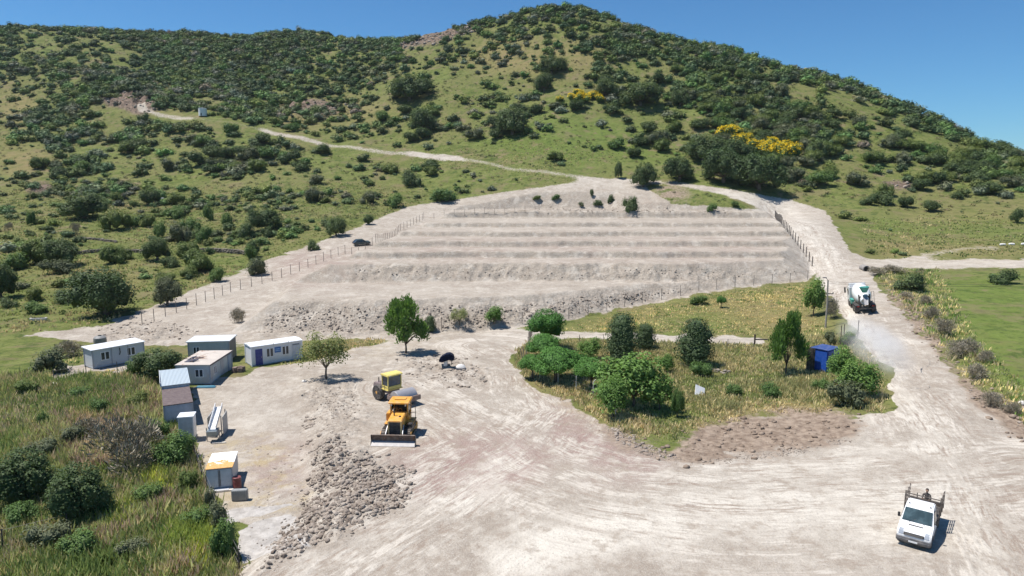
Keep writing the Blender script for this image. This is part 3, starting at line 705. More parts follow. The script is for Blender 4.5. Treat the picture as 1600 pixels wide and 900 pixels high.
T('green',1058,652,22,54,'slim dark green tree at the end of the garden thicket','tree')
T('fig',1042,582,28,30,'small bright young tree right of the short dark tree','tree')
T('walnut',1228,586,62,100,'tall light green tree with loose branches left of the blue hut','tree')
T('fig',1271,494,40,60,'leafy tree growing beside the wooden lamp pole','tree')
T('fig',1338,622,66,60,'pale sparse bush-like tree in front of the blue hut','tree')
T('fig',1316,600,52,58,'light green sapling covering the right side of the blue hut','tree')
T('pine',1127,481,16,20,'tiny round-headed tree alone on the dry grass field','tree')
T('cypress',673,518,22,24,'small round grey-green tree below the rubble slope','tree')
T('pale',718,508,30,28,'low spreading young tree at the foot of the rubble slope','tree')
T('fig',772,506,34,28,'leafy young tree by the fence under the rubble slope','tree')
T('oak',251,586,78,50,'dark green broad tree hiding the wall between the two cabins','tree')
T('oak',46,786,96,94,'large dark tree at the left edge of the weedy corner','tree')
T('oak',131,812,90,98,'dark dense tree in the middle of the weedy corner','tree')
T('oak',1005,292,44,42,'grey oak beside the hill track above the terraces','tree')
T('oak',1097,250,64,46,'upper left oak of the dark grove above the haul road bend','tree')
T('oak',1130,285,76,60,'front oak of the dark grove above the haul road bend','tree')
T('oak',1186,296,84,64,'rightmost big oak of the dark grove above the haul road bend','tree')
T('oak',1062,282,50,42,'left oak of the dark grove beside the hill track','tree')
T('oak',1150,256,60,44,'oak at the back of the dark grove just under the yellow broom','tree')
T('oak',947,153,42,32,'dark oak right above the small yellow broom patch','tree')
T('oak',850,142,30,30,'dark oak on the open slope left of the small broom patch','tree')
T('oak',862,116,44,30,'dark oak in the row under the bare summit slope','tree')
T('oak',1063,166,30,30,'single dark oak at the edge of the right hill scrub','tree')
T('oak',1000,164,64,38,'wide dark oak right of the small yellow broom patch','tree')
T('oak',660,207,48,40,'dark oak above the middle of the hill track','tree')
T('oak',640,157,74,44,'dark oak thicket halfway up the central slope','tree')
T('oak',800,210,58,46,'wide dark oak on the green slope above the hill track','tree')
T('oak',966,279,14,30,'slender dark tree right above the hill track','tree')

# ------------------------------------------------------------------ shrubs one can tell apart
SH = [('olive',45,416,58,42),('grey',80,430,46,24),('olive',303,427,54,34),('olive',287,404,40,24),('olive',165,414,40,33),('olive',185,408,28,24),('grey',395,432,40,28),('green',388,408,26,26),
      ('grey',488,318,42,24),('green',317,381,28,30),('olive',174,361,40,34),('green',200,356,28,16),('olive',270,322,34,18),('green',335,442,26,24),('oak',640,293,34,26),
      ('green',45,352,15,22),('brown',12,360,12,12),('oak',72,364,18,11),('brown',115,366,15,18),('olive',178,316,22,16),('oak',227,322,38,26),('olive',205,324,18,11),('green',265,343,30,20),
      ('olive',230,356,24,22),('green',245,372,19,28),('grey',273,382,38,34),('green',293,366,30,26),('green',322,346,18,28),('green',353,354,20,22),('oak',382,374,24,26),('oak',392,404,24,28),
      ('oak',115,464,36,38),('olive',47,472,28,22),('oak',6,482,26,16),('green',15,424,36,26),('oak',73,376,14,10),('grey',68,586,52,42),('brown',97,560,46,26),('green',205,586,24,20),
      ('oak',575,352,20,16),('oak',415,372,20,18),('oak',487,392,22,16),('green',690,319,46,22),('green',617,325,32,24),('grey',575,320,30,22),('oak',1434,458,50,34),('oak',1360,322,22,16),
      ('oak',1385,321,36,22),('oak',1420,326,30,18),('oak',1461,332,30,18),('oak',1594,350,22,24),('oak',1500,312,18,12),('oak',987,330,28,26),('green',1113,330,16,14),('green',1150,326,12,10),
      ('brown',1460,500,27,22),('brown',1482,528,33,28),('brown',1500,560,32,25),('brown',1520,556,35,28),('brown',1535,596,35,27),('brown',1560,640,32,25),('brown',1585,650,28,19),('brown',1545,568,27,21),('brown',1450,478,20,16),('brown',1420,470,19,13),
      ('brown',180,748,96,84),('green',262,738,60,54),('green',238,690,40,34),('brown',370,506,24,26),('green',65,668,16,26),('grey',105,700,40,30),('green',285,720,34,36),('green',20,830,50,40),('grey',60,868,60,40),('green',345,880,40,60),('grey',335,836,34,50),('grey',325,800,24,36),
      ('green',1100,590,36,24),('green',940,600,24,18),('green',1150,620,28,18),('green',1210,622,34,22),('grey',1330,640,56,44),('green',1290,612,30,18),('grey',1300,540,22,24),('brown',1302,500,24,36),('green',1330,540,26,22),('brown',1375,432,30,14),('brown',1402,428,35,13),
      ('olive',210,640,34,26),('green',150,650,30,24),('grey',60,720,50,30),('green',225,790,40,32),('olive',290,770,34,30),('green',110,880,60,36),('grey',200,880,44,30),('olive',30,620,40,24),('green',120,625,30,20),('green',300,830,40,34),('olive',160,610,26,18),('brown',130,690,44,34),('brown',215,700,40,34),('oak',1280,250,34,28),('oak',1250,282,0.1,0.1),('grey',908,326,10,8),('oak',955,318,10,14),('oak',925,310,8,12),('olive',840,318,14,8),('green',870,318,14,10),('oak',935,325,14,10)]
for k in SH:
    if k[3] > 1: put_shrub(*k)
for px, py, w, h in [(896,163,20,14),(912,164,26,16),(928,158,24,14),(938,163,20,14),(905,152,18,10),(875,161,12,9),(1140,222,34,24),(1160,232,30,20),(1150,214,24,16),(1178,240,30,18),(1200,246,34,22),(1222,250,36,26),(1243,250,30,22),(1212,232,28,16),(1232,238,26,18),(1262,116,12,9),(1172,222,18,12),(1192,236,20,14)]:
    put_shrub('broom', px, py, w, h)

# ------------------------------------------------------------------ the scrub on the hills
DENS = ['00000000000000005760000000000000','44444444442211456666700000000000','77677777776640146556778000000000','76777777777775445345677888000000','67777777777765424365678888800000','46666777766643324344677888887000',
        '23545547665444343423356688888800','36777776544346233322245577788880','36777776553555333112246665678888','36777777544345323112137775456788','35677755543323223112136763334567','34455444332212222111112662112344',
        '23333333322111111100000000001122','12222222221110000000000000000001','12222222221100000000000000000000','11222222211000000000000000000000','11222222210000000000000000000000','11111111000000000000000000000000','11110000000000000000000000000000','11000000000000000000000000000000']
DM = np.array([[int(c) for c in r] for r in DENS], float)
def density(px, py):
    x = np.clip(px/50-0.5, 0, 30.999); y = np.clip(py/25-0.5, 0, len(DENS)-1.001); x0 = x.astype(int); y0 = y.astype(int); fx = x-x0; fy = y-y0
    return (DM[y0, x0]*(1-fx)+DM[y0, x0+1]*fx)*(1-fy)+(DM[y0+1, x0]*(1-fx)+DM[y0+1, x0+1]*fx)*fy
KIND_COL = {'oak': (0.052, 0.076, 0.030), 'olive': (0.076, 0.100, 0.028), 'green': (0.062, 0.104, 0.030), 'grey': (0.088, 0.100, 0.060), 'brown': (0.13, 0.115, 0.08)}
ROADCLEAR = raster([([(a, b+5) for a, b in q], w+5) for q, w in HILLROAD], 1)
def scatter_scrub():
    rg = np.random.default_rng(23); n = 300000
    Y = np.exp(rg.uniform(math.log(110), math.log(600), n)); X = rg.uniform(-0.92, 0.92, n)*Y
    wgt = Y*Y/600**2; keep = rg.random(n) < wgt; X, Y = X[keep], Y[keep]
    Z = hz(X, Y); px, py = to_px(X, Y, Z)
    c = density(px, py); right = (px > 1020) & (Y > 215)
    cl = fbm(X/26, Y/26, 71, 4); c = np.clip(c*(1+1.7*cl) + 1.4*cl, 0, 9.0)
    c = c*np.where((px > 480) & (px < 1000) & (py > 95), 0.72, 1.0)
    di = np.maximum(sample(CANV['dirt'], px, py), sample(ROADCLEAR, px, py)*1.2)
    u = rg.random(len(X)); farw = sstep(215, 300, Y)
    r = np.where(right, 1.3+3.4*u**1.5, (0.6+1.9*u**1.5)*(1-farw)+(1.0+3.6*u**1.6)*farw)
    mr2 = np.where(right, 9.5, 2.2*(1-farw)+7.0*farw)
    lam = -np.log(1-c*0.107)/(math.pi*mr2)*np.where(Y > 230, 1.4, 1.0)
    area = 2*0.92*600*600*math.log(600/110)/n      # each dart stands for an equal patch of ground
    ok = (rg.random(len(X)) < lam*area) & (di < 0.2) & (c > 0.15)
    X, Y, Z, r, px, py = X[ok], Y[ok], Z[ok], r[ok], px[ok], py[ok]
    # thin out what stands inside something bigger
    order = np.argsort(-r); cells = {}; out = []
    for q in PLACED: cells.setdefault((int(q[0]//8), int(q[1]//8)), []).append((q[0], q[1], q[2]))
    for i in order:
        cx, cy = int(X[i]//8), int(Y[i]//8); bad = False
        for a in (-1, 0, 1):
            for b in (-1, 0, 1):
                for q in cells.get((cx+a, cy+b), ()):
                    if (q[0]-X[i])**2+(q[1]-Y[i])**2 < (0.45*(q[2]+r[i]))**2: bad = True
        if bad: continue
        cells.setdefault((cx, cy), []).append((X[i], Y[i], r[i])); out.append(i)
    out = np.array(out); X, Y, Z, r, px, py = X[out], Y[out], Z[out], r[out], px[out], py[out]
    kinds = np.array(['oak', 'olive', 'green', 'grey', 'brown'])
    kp = rg.random(len(X)); right = (px > 1020) & (Y > 215); patch = fbm(X/30, Y/30, 91, 2)*0.25
    kd = np.where(kp+patch < 0.42, 'oak', np.where(kp+patch < 0.68, 'olive', np.where(kp+patch < 0.84, 'green', np.where(kp < 0.985, 'grey', 'brown'))))
    dist = np.sqrt(X**2+Y**2); app = 2*r/dist*F
    infr = (px > 0) & (px < 1600) & (py > 5)
    big = np.argsort(-app*infr)[:max(0, 296-len([o for o in bpy.data.objects if o.get('category') in ('shrub', 'bush')]))]
    isb = np.zeros(len(X), bool); isb[big] = True
    for i in big:
        k = str(kd[i]); h = r[i]*rg.uniform(0.85, 1.3)
        put_shrub(k, 0, 0, 0, 0, world=Vector((X[i], Y[i], Z[i])), size=(2*r[i], h))
    # the rest reads as one cover of scrub
    VV, FF, CC, TT = [], [], [], []; o = 0
    temps = []
    for k in range(10):
        for n_, sz, sub in ((300, 0.105, 2), (130, 0.15, 1)):
            bl = dome(rg, 5, 0.5, 1.0, 0.23); c, nr, d = crown_points(rg, bl, n_, 0.82); v, q = leafq(rg, c, nr, sz)
            t = np.concatenate([q[:, [0, 1, 2]], q[:, [0, 2, 3]]]); cv, cf = core_mesh(rg, bl, 0.66, 1)
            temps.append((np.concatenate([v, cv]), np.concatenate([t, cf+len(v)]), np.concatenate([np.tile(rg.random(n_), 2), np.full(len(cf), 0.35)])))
    low = []
    for k in range(6):
        c, nr, d = crown_points(rg, [(0, 0, 0.35, 0.5, 0.5, 0.5)], 26, 0.5); v, q = leafq(rg, c, nr, 0.34)
        low.append((v, np.concatenate([q[:, [0, 1, 2]], q[:, [0, 2, 3]]]), np.tile(rg.random(26), 2)))
    for i in np.nonzero(~isb)[0]:
        v, f, t = temps[2*rg.integers(10) + (1 if app[i] < 11 else 0)]
        a = rg.uniform(0, 6.28); ca, sa = math.cos(a), math.sin(a); w = 2*r[i]; h = r[i]*rg.uniform(0.75, 1.2)
        p = np.stack([(v[:, 0]*ca-v[:, 1]*sa)*w+X[i], (v[:, 0]*sa+v[:, 1]*ca)*w*rg.uniform(.85, 1.1)+Y[i], v[:, 2]*h+Z[i]-0.1*h], 1)
        col = np.array(KIND_COL[str(kd[i])])*1.85*rg.uniform(0.65, 1.45)*np.array([rg.uniform(.9, 1.15), 1, rg.uniform(.85, 1.2)])
        VV.append(p); FF.append(f+o); o += len(v); TT.append(t); CC.append(np.tile(np.append(col, 1), (len(f), 1)))
    # dwarf shrubs and tussocks between them
    n2 = 60000; Yd = np.exp(rg.uniform(math.log(200), math.log(520), n2)); Xd = rg.uniform(-0.85, 0.85, n2)*Yd; Zd = hz(Xd, Yd); qx, qy = to_px(Xd, Yd, Zd)
    k = (rg.random(n2) < (Yd/520)**2*1.4) & (sample(CANV['dirt'], qx, qy) < 0.15) & (sample(ROADCLEAR, qx, qy) < 0.3) & (fbm(Xd/11, Yd/11, 95, 3) > rg.uniform(-0.5, 0.35, n2)); Xd, Yd, Zd = Xd[k][:9000], Yd[k][:9000], Zd[k][:9000]
    for i in range(len(Xd)):
        bl = [(0, 0, 0.3, 0.5, 0.5, 0.45)]
        v, f, t = low[rg.integers(6)]; w = rg.uniform(0.5, 1.7); a = rg.uniform(0, 6.28); ca, sa = math.cos(a), math.sin(a)
        VV.append(np.stack([(v[:, 0]*ca-v[:, 1]*sa)*w+Xd[i], (v[:, 0]*sa+v[:, 1]*ca)*w+Yd[i], v[:, 2]*w*0.55+Zd[i]-0.05], 1)); FF.append(f+o); o += len(v); TT.append(t)
        col = np.array([(0.10, 0.13, 0.045), (0.14, 0.15, 0.06), (0.08, 0.105, 0.038), (0.20, 0.165, 0.085)][rg.integers(4)])*rg.uniform(0.8, 1.25); CC.append(np.tile(np.append(col, 1), (len(f), 1)))
    g = NG('scrub_leaves'); c = g.attr('bcol').outputs['Color']; tf = g.attr('tint').outputs['Fac']
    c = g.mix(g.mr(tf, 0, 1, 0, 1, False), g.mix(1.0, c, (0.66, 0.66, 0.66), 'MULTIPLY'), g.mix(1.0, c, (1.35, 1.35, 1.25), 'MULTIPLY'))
    m = g.done(c, 0.65, 0, 0.2)
    me = fast_mesh('hillside_scrub', np.concatenate(VV), np.concatenate(FF), [('bcol', 'FLOAT_COLOR', 'FACE', np.concatenate(CC)), ('tint', 'FLOAT', 'FACE', np.concatenate(TT))], [m])
    tag(link('hillside_scrub', me), 'dense dark green scrub covering the hillsides', 'scrub', kind='stuff')
    print('scrub', len(X), 'faces', len(me.polygons))
scatter_scrub()

# ------------------------------------------------------------------ grass and weeds
def blades(name, label, zone, n, hgt, cols, seed, wid=0.07, per=5, noise_scale=4.0, spread=0.16, cat='grass', ymax=140):
    rg = np.random.default_rng(seed); zn = raster(zone, 4)
    P = [p for z in zone for p in (z if not isinstance(z, tuple) else z[0])]
    gp = np.array([ground(max(-120, min(1720, a)), min(b, 960))[:2] for a, b in P]); lo = gp.min(0)-3; hi = gp.max(0)+3; hi[1] = min(hi[1], ymax)
    X = rg.uniform(lo[0], hi[0], n); Y = rg.uniform(lo[1], hi[1], n); Z = hz(X, Y); px, py = to_px(X, Y, Z)
    gap = fbm(X/2.5, Y/2.5, seed+3, 3)
    k = (sample(zn, px, py) > rg.uniform(0.25, 0.9, n)) & (sample(CANV['dirt'], px, py) < 0.45) & (sample(CANV['concrete'], px, py) < 0.4) & (gap > -0.45+rg.uniform(-.2, .2, n))
    X, Y, Z = X[k], Y[k], Z[k]; m = len(X)
    pat = fbm(X/noise_scale, Y/noise_scale, seed, 3)+rg.normal(0, 0.18, m)
    hs_ = hgt[0]+(hgt[1]-hgt[0])*np.clip(0.5+0.9*pat+rg.normal(0, .2, m), 0, 1)
    ci = np.clip(((pat*0.9+0.5)*len(cols)).astype(int), 0, len(cols)-1); C = np.array(cols)[ci]*2.7*rg.uniform(0.72, 1.3, (m, 1))
    rep = lambda a: np.repeat(a, per, 0); N = m*per
    bx, by, bz, bh = rep(X)+rg.normal(0, spread, N), rep(Y)+rg.normal(0, spread, N), rep(Z), rep(hs_)*rg.uniform(.55, 1.15, N)
    a = rg.uniform(0, 6.28, N); lean = rg.uniform(0.1, 0.65, N)*bh; w = wid*rg.uniform(.6, 1.4, N)
    b = np.stack([bx, by, bz-0.04], 1); sd = np.stack([np.cos(a), np.sin(a), 0*a], 1)*w[:, None]; ld = rg.uniform(0, 6.28, N)
    l = np.stack([np.cos(ld)*lean, np.sin(ld)*lean, bh], 1)
    v = np.stack([b-sd, b+sd, b+l*0.62+sd*0.8, b+l, b+l*0.62-sd*0.8], 1).reshape(-1, 3); i = np.arange(N)[:, None]*5
    f = np.concatenate([i+np.array([[0, 1, 2]]), i+np.array([[0, 2, 4]]), i+np.array([[4, 2, 3]])])
    cc = np.tile(np.concatenate([rep(C)*rg.uniform(.8, 1.2, (N, 1)), np.ones((N, 1))], 1), (3, 1))
    g = NG(name+'_blades'); c = g.attr('bcol').outputs['Color']; mt = g.done(c, 0.7, 0, 0.15)
    tr = g.n('ShaderNodeBsdfTranslucent'); g.put(tr.inputs['Color'], c); mx = g.n('ShaderNodeMixShader'); mx.inputs[0].default_value = 0.4
    g.t.links.new(g.b.outputs[0], mx.inputs[1]); g.t.links.new(tr.outputs[0], mx.inputs[2]); g.t.links.new(mx.outputs[0], g.out.inputs['Surface'])
    me = fast_mesh(name, v, f, [('bcol', 'FLOAT_COLOR', 'FACE', cc)], [mt]); tag(link(name, me), label, cat, kind='stuff'); print(name, m)
GRN, OLV, STR, BRN = (0.085, 0.125, 0.032), (0.14, 0.16, 0.05), (0.34, 0.28, 0.13), (0.20, 0.15, 0.095)
blades('weeds', 'tall mixed weeds and thistles filling the left foreground corner', [[(-200,600),(60,585),(240,600),(262,650),(300,700),(330,790),(372,905),(330,1000),(-200,1000)]], 42000, (0.25, 1.0), [(0.085, 0.11, 0.034), (0.11, 0.13, 0.042), (0.17, 0.15, 0.075), (0.075, 0.10, 0.034), (0.15, 0.155, 0.058), (0.20, 0.16, 0.10), (0.125, 0.14, 0.045), (0.21, 0.19, 0.085), (0.09, 0.115, 0.035)], 41, 0.045, 8, 6.0, 0.24, 'weeds')
blades('thistles', 'brown seeded thistles standing in a patch among green weeds', [[(60,660),(190,585),(240,600),(255,660),(200,720),(120,740),(90,700)], [(110,860),(240,790),(280,760),(260,810),(150,880)], [(190,905),(250,840),(330,870),(330,905)]], 15000, (0.5, 1.2), [BRN, (0.26, 0.20, 0.12), (0.16, 0.115, 0.08), (0.17, 0.17, 0.07)], 43, 0.055, 6, 3.0, 0.14, 'thistles')
blades('fennel', 'yellow-green feathery fennel in the left foreground corner', [[(150,810),(215,775),(235,800),(180,835)], [(255,840),(320,800),(338,860),(320,905),(262,890)], [(222,745),(262,735),(270,765),(230,775)]], 9000, (0.4, 1.0), [(0.17, 0.19, 0.035), (0.21, 0.22, 0.04), (0.13, 0.155, 0.035)], 45, 0.045, 12, 3.0, 0.24, 'fennel')
blades('garden_grass', 'patchy green and straw grass growing in the fenced garden', [[(832,545),(905,532),(1190,540),(1330,520),(1382,590),(1376,632),(1200,630),(1080,662),(1050,694),(1012,668),(935,628),(868,596),(834,572)]], 30000, (0.15, 0.6), [(0.10, 0.115, 0.045), OLV, (0.19, 0.17, 0.085), (0.27, 0.225, 0.12), (0.12, 0.125, 0.05), (0.27, 0.225, 0.12), (0.15, 0.145, 0.065)], 47, 0.05, 7, 3.5, 0.24)
blades('dry_grass', 'straw-coloured dry grass over the field below the terraces', [[(870,515),(1000,482),(1130,458),(1262,442),(1295,520),(1200,526),(905,520)], [(370,540),(600,531),(750,523),(600,545),(470,566)], [(80,585),(140,545),(240,545),(240,560),(150,600)]], 30000, (0.10, 0.35), [OLV, STR, (0.25, 0.21, 0.095), (0.30, 0.24, 0.12), GRN, STR], 49, 0.07, 6, 6.0, 0.3)
blades('verge_grass', 'rough grass and weeds along the right side of the haul road', [[(1365,425),(1470,425),(1520,520),(1600,600),(1700,690),(1600,665),(1520,600),(1440,510)]], 14000, (0.2, 0.7), [OLV, (0.17, 0.165, 0.075), STR, GRN, (0.2, 0.17, 0.1)], 51, 0.06, 6, 3.0, 0.22)
blades('yard_edge_grass', 'thin dry grass around the concrete pads', [[(300,700),(340,800),(350,830),(470,790),(490,800),(480,860),(400,900),(372,905),(345,860),(310,760)], [(440,560),(540,560),(560,590),(470,610),(430,620)]], 5000, (0.08, 0.35), [STR, OLV, (0.25, 0.22, 0.09)], 53, 0.06, 4, 2.0, 0.15)
blades('meadow_herbs', 'low patchy herbs and grass tussocks on the meadows and lower slopes', [[(-120,300),(560,285),(700,300),(560,380),(400,420),(270,470),(150,512),(-120,530)], [(1340,345),(1700,330),(1700,400),(1360,402)], [(640,250),(800,275),(940,295),(860,262),(1000,250),(860,210),(640,230)]], 60000, (0.15, 0.5), [(0.075, 0.095, 0.03), (0.10, 0.115, 0.035), (0.14, 0.14, 0.05), (0.17, 0.15, 0.07), (0.075, 0.095, 0.03), (0.22, 0.18, 0.09)], 61, 0.16, 4, 9.0, 0.4, ymax=300)
blades('straw_fringe', 'straw-coloured dry grass fringing the garden along the yard', [[(800,545),(806,575),(850,610),(920,646),(1000,690),(1050,690),(990,645),(930,615),(880,588),(840,560),(850,532),(830,532)], [(1060,665),(1120,640),(1200,625),(1330,632),(1380,600),(1385,640),(1300,645),(1190,645),(1085,672)], [(600,528),(750,519),(750,530),(600,548),(480,562),(470,545)]], 26000, (0.2, 0.6), [(0.27, 0.22, 0.115), (0.24, 0.19, 0.105), (0.29, 0.235, 0.13), (0.15, 0.145, 0.065), (0.25, 0.20, 0.11)], 67, 0.05, 7, 3.0, 0.22)

# ------------------------------------------------------------------ man-made things
def thing(name, label, cat, loc, heading=0.0, group=None, tilt=False, scale=None):
    """empty at the base; heading turns +y of the thing, counter-clockwise, in degrees"""
    o = bpy.data.objects.new(name, None); COL.objects.link(o); o.location = loc
    rz = math.radians(heading)
    if tilt:
        e = 1.2; x, y = loc[0], loc[1]
        n = Vector((-(float(hz(x+e, y))-float(hz(x-e, y)))/(2*e), -(float(hz(x, y+e))-float(hz(x, y-e)))/(2*e), 1)).normalized()
        f = Vector((-math.sin(rz), math.cos(rz), 0)); f = (f-n*f.dot(n)).normalized(); r = f.cross(n)
        M = Matrix((r, f, n)).transposed(); o.rotation_euler = M.to_euler()
    else: o.rotation_euler = (0, 0, rz)
    if scale: o.scale = scale
    return tag(o, label, cat, group)
def gz(x, y): return float(hz(x, y))

WHITE = mat('white_paint', (0.78, 0.78, 0.77), 0.35, var=0.04, dirt=0.35, scale=2.0)
BLACKP = mat('black_plastic', (0.025, 0.025, 0.027), 0.55, dirt=0.25)
GREYP = mat('grey_plastic', (0.10, 0.10, 0.105), 0.55, dirt=0.4)
RUBBER = mat('rubber', (0.028, 0.027, 0.026), 0.85, dirt=0.55, scale=5)
STEEL = mat('worn_steel', (0.42, 0.41, 0.40), 0.38, 0.7, dirt=0.3)
DARKSTEEL = mat('dark_steel', (0.055, 0.052, 0.050), 0.5, 0.3, dirt=0.35)
RAIL = mat('brown_rail_paint', (0.11, 0.088, 0.072), 0.6, dirt=0.4)
GLS = glass('window_glass'); WSG = glass('windscreen_glass', (0.035, 0.055, 0.06), 0.06)
LAMP = mat('lamp_lens', (0.40, 0.42, 0.44), 0.12, 0.2, var=0.05)
REDL = mat('red_lens', (0.35, 0.02, 0.015), 0.25)
AMBER = mat('amber_lens', (0.8, 0.30, 0.02), 0.3)

def wheel(parent, x, y, r, w, rimc=None, name='wheel'):
    s = 1 if x > 0 else -1
    e = 0.03
    mb = MB(); mb.lathe([(r*0.6, -w/2), (r*0.93, -w/2), (r, -w*0.32), (r, w*0.32), (r*0.93, w/2), (r*0.6, w/2)], Matrix.Translation((x, y, r)) @ Matrix.Rotation(math.pi/2, 4, 'Y'), 26)
    o = mb.build(name, RUBBER, parent)
    k = MB(); k.lathe([(r*0.12, 0.0), (r*0.58, 0.0), (r*0.60, w*0.42), (r*0.5, w*0.36), (r*0.2, w*0.5), (r*0.1, w*0.53)], Matrix.Translation((x-s*w*0.0, y, r)) @ Matrix.Rotation(s*math.pi/2, 4, 'Y'), 20)
    k.build('rim', rimc or STEEL, o); return o

# ---- white flatbed truck in the foreground
def flatbed():
    g = ground(1428, 836); t = thing('flatbed_truck', 'white flatbed pickup truck driving on the dirt in the lower right', 'truck', (g.x+0.5, g.y+0.35, gz(g.x+0.5, g.y+0.35)), 180-38, scale=(0.88, 0.88, 0.88))
    hw = lambda z: 0.98 if z < 1.25 else 0.98-0.20*(z-1.25)
    body = MB()
    P = [(2.62, 0.42), (2.74, 0.62), (2.72, 0.86), (2.55, 1.04), (1.72, 1.30), (0.86, 2.06), (0.55, 2.20), (-0.10, 2.24), (-0.42, 2.16), (-0.50, 1.9), (-0.50, 0.42)]
    body.prism(P, -0.985, 0.985, lambda z: hw(z)/0.985)
    b = body.build('cab', WHITE, t, bevel=0.06, seg=3)
    # glazing, 4 mm proud of the body
    def pane(name, q, off, m=WSG, par=None):
        n = (Vector(q[1])-Vector(q[0])).cross(Vector(q[2])-Vector(q[0])).normalized(); n = n if n.dot(Vector(q[0])-Vector((0, 0.5, 0.9))) > 0 else -n; mb = MB(); a = [Vector(p)+n*off for p in q]; c = [Vector(p)-n*0.02 for p in q]; k = len(q)
        mb.add(a+c, [tuple(range(k))]+[(i, k+i, k+(i+1) % k, (i+1) % k) for i in range(k)]); return mb.build(name, m, par or t, smooth=False)
    pane('windscreen', [(-0.87, 1.66, 1.37), (0.87, 1.66, 1.37), (0.79, 0.93, 2.005), (-0.79, 0.93, 2.005)], 0.012)
    pane('hood_vent', [(-0.42, 1.98, 1.235), (0.42, 1.98, 1.235), (0.42, 1.90, 1.26), (-0.42, 1.90, 1.26)], 0.008, BLACKP)
    for s in (-1, 1):
        q = [(s*0.972, 1.38, 1.36), (s*0.972, 0.20, 1.36), (s*0.862, 0.20, 1.93), (s*0.862, 0.88, 1.93)]
        pane('side_window', q if s > 0 else q[::-1], 0.012, GLS) if s < 0 else pane('side_window', q, 0.012, GLS)
        d = MB(); d.box(s*0.985-0.012, s*0.985+0.012, 0.02, 0.16, 1.05, 1.09); d.build('door_handle', BLACKP, t)
        hl = MB(); hl.prism([(2.66, 0.80), (2.735, 0.84), (2.62, 1.02), (2.36, 1.115), (2.40, 0.98)], s*0.62-0.26 if s < 0 else 0.60, -0.60 if s < 0 else s*0.62+0.26)
        hl.build('headlight', LAMP, t, bevel=0.015)
        m = MB(); m.tube([(s*0.93, 1.30, 1.42), (s*1.10, 1.34, 1.48)], 0.025); o = m.build('mirror', BLACKP, t)
        k = MB(); k.box(s*1.10-0.075, s*1.10+0.075, 1.30, 1.40, 1.38, 1.70); k.build('mirror_housing', BLACKP, o, bevel=0.03)
        q = MB(); q.cyl((s*0.45, 1.70, 1.335), (s*0.06, 1.50, 1.52), 0.012); q.build('wiper', BLACKP, t)
        r = MB(); r.cyl((s*0.62, 0.62, 2.19), (s*0.62, 0.62, 2.235), 0.045); r.build('roof_marker', BLACKP, t)
    gr = MB(); gr.box(-0.58, 0.58, 2.60, 2.752, 0.82, 0.99)
    o = gr.build('grille', BLACKP, t, bevel=0.02)
    for z in (0.86, 0.91, 0.96):
        q = MB(); q.box(-0.52, 0.52, 2.752, 2.765, z-0.009, z+0.009); q.build('grille_bar', STEEL, o)
    bm = MB(); bm.prism([(2.50, 0.30), (2.80, 0.34), (2.84, 0.60), (2.76, 0.74), (2.55, 0.74)], -1.0, 1.0); bo = bm.build('bumper', GREYP, t, bevel=0.06, seg=3)
    q = MB(); q.box(-0.26, 0.26, 2.835, 2.852, 0.44, 0.55); q.build('number_plate', WHITE, bo)
    lo = MB(); lo.box(-0.55, 0.55, 2.80, 2.82, 0.34, 0.43); lo.build('lower_intake', BLACKP, bo)
    for s in (-1, 1):
        for y, r in ((1.95, 0.35), (-1.55, 0.35)): wheel(t, s*0.86, y, r, 0.24)
        a = MB(); a.tube([(s*0.99, 1.95+0.44*math.cos(q), 0.36+0.44*math.sin(q)) for q in np.linspace(0.1, 3.04, 12)], 0.035); a.build('wheel_arch', GREYP, t)
        sk = MB(); sk.box(s*0.99-0.02, s*0.99+0.02, -0.4, 1.5, 0.40, 0.56); sk.build('side_trim', GREYP, t)
    ch = MB()
    for s in (-1, 1): ch.box(s*0.42-0.05, s*0.42+0.05, -2.9, 1.2, 0.46, 0.62)
    ch.build('chassis', DARKSTEEL, t)
    fb = MB(); fb.box(-1.03, 1.03, -2.95, -0.62, 0.82, 0.92); fb.build('bed_floor', DARKSTEEL, t, bevel=0.015)
    for s in (-1, 1):
        sd = MB(); sd.box(s*1.03-0.02, s*1.03+0.02, -2.95, -0.62, 0.925, 1.28); o = sd.build('bed_side', RAIL, t, bevel=0.01)
        rl = MB()
        for z in (1.55, 1.85, 2.15): rl.box(s*1.03-0.018, s*1.03+0.018, -2.93, -0.66, z-0.03, z+0.03)
        for y in (-2.9, -2.15, -1.4, -0.68): rl.box(s*1.07-0.02, s*1.07+0.02, y-0.025, y+0.025, 0.95, 2.22)
        rl.build('side_rail', RAIL, t)
    hd = MB()
    for z in (1.35, 1.75, 2.15, 2.36): hd.box(-1.0, 1.0, -0.66, -0.62, z-0.03, z+0.03)
    for x in (-1.05, -0.35, 0.35, 1.05): hd.box(x-0.03, x+0.03, -0.70, -0.665, 0.92, 2.52)
    hd.build('headboard_rack', RAIL, t)
    tg = MB(); tg.box(-1.0, 1.0, -2.97, -2.93, 0.93, 1.28); tg.build('tailgate', RAIL, t)
    for s in (-1, 1):
        q = MB(); q.box(s*0.8-0.12, s*0.8+0.12, -3.0, -2.975, 0.70, 0.80); q.build('tail_light', REDL, t)
    return t
TRUCK = flatbed()

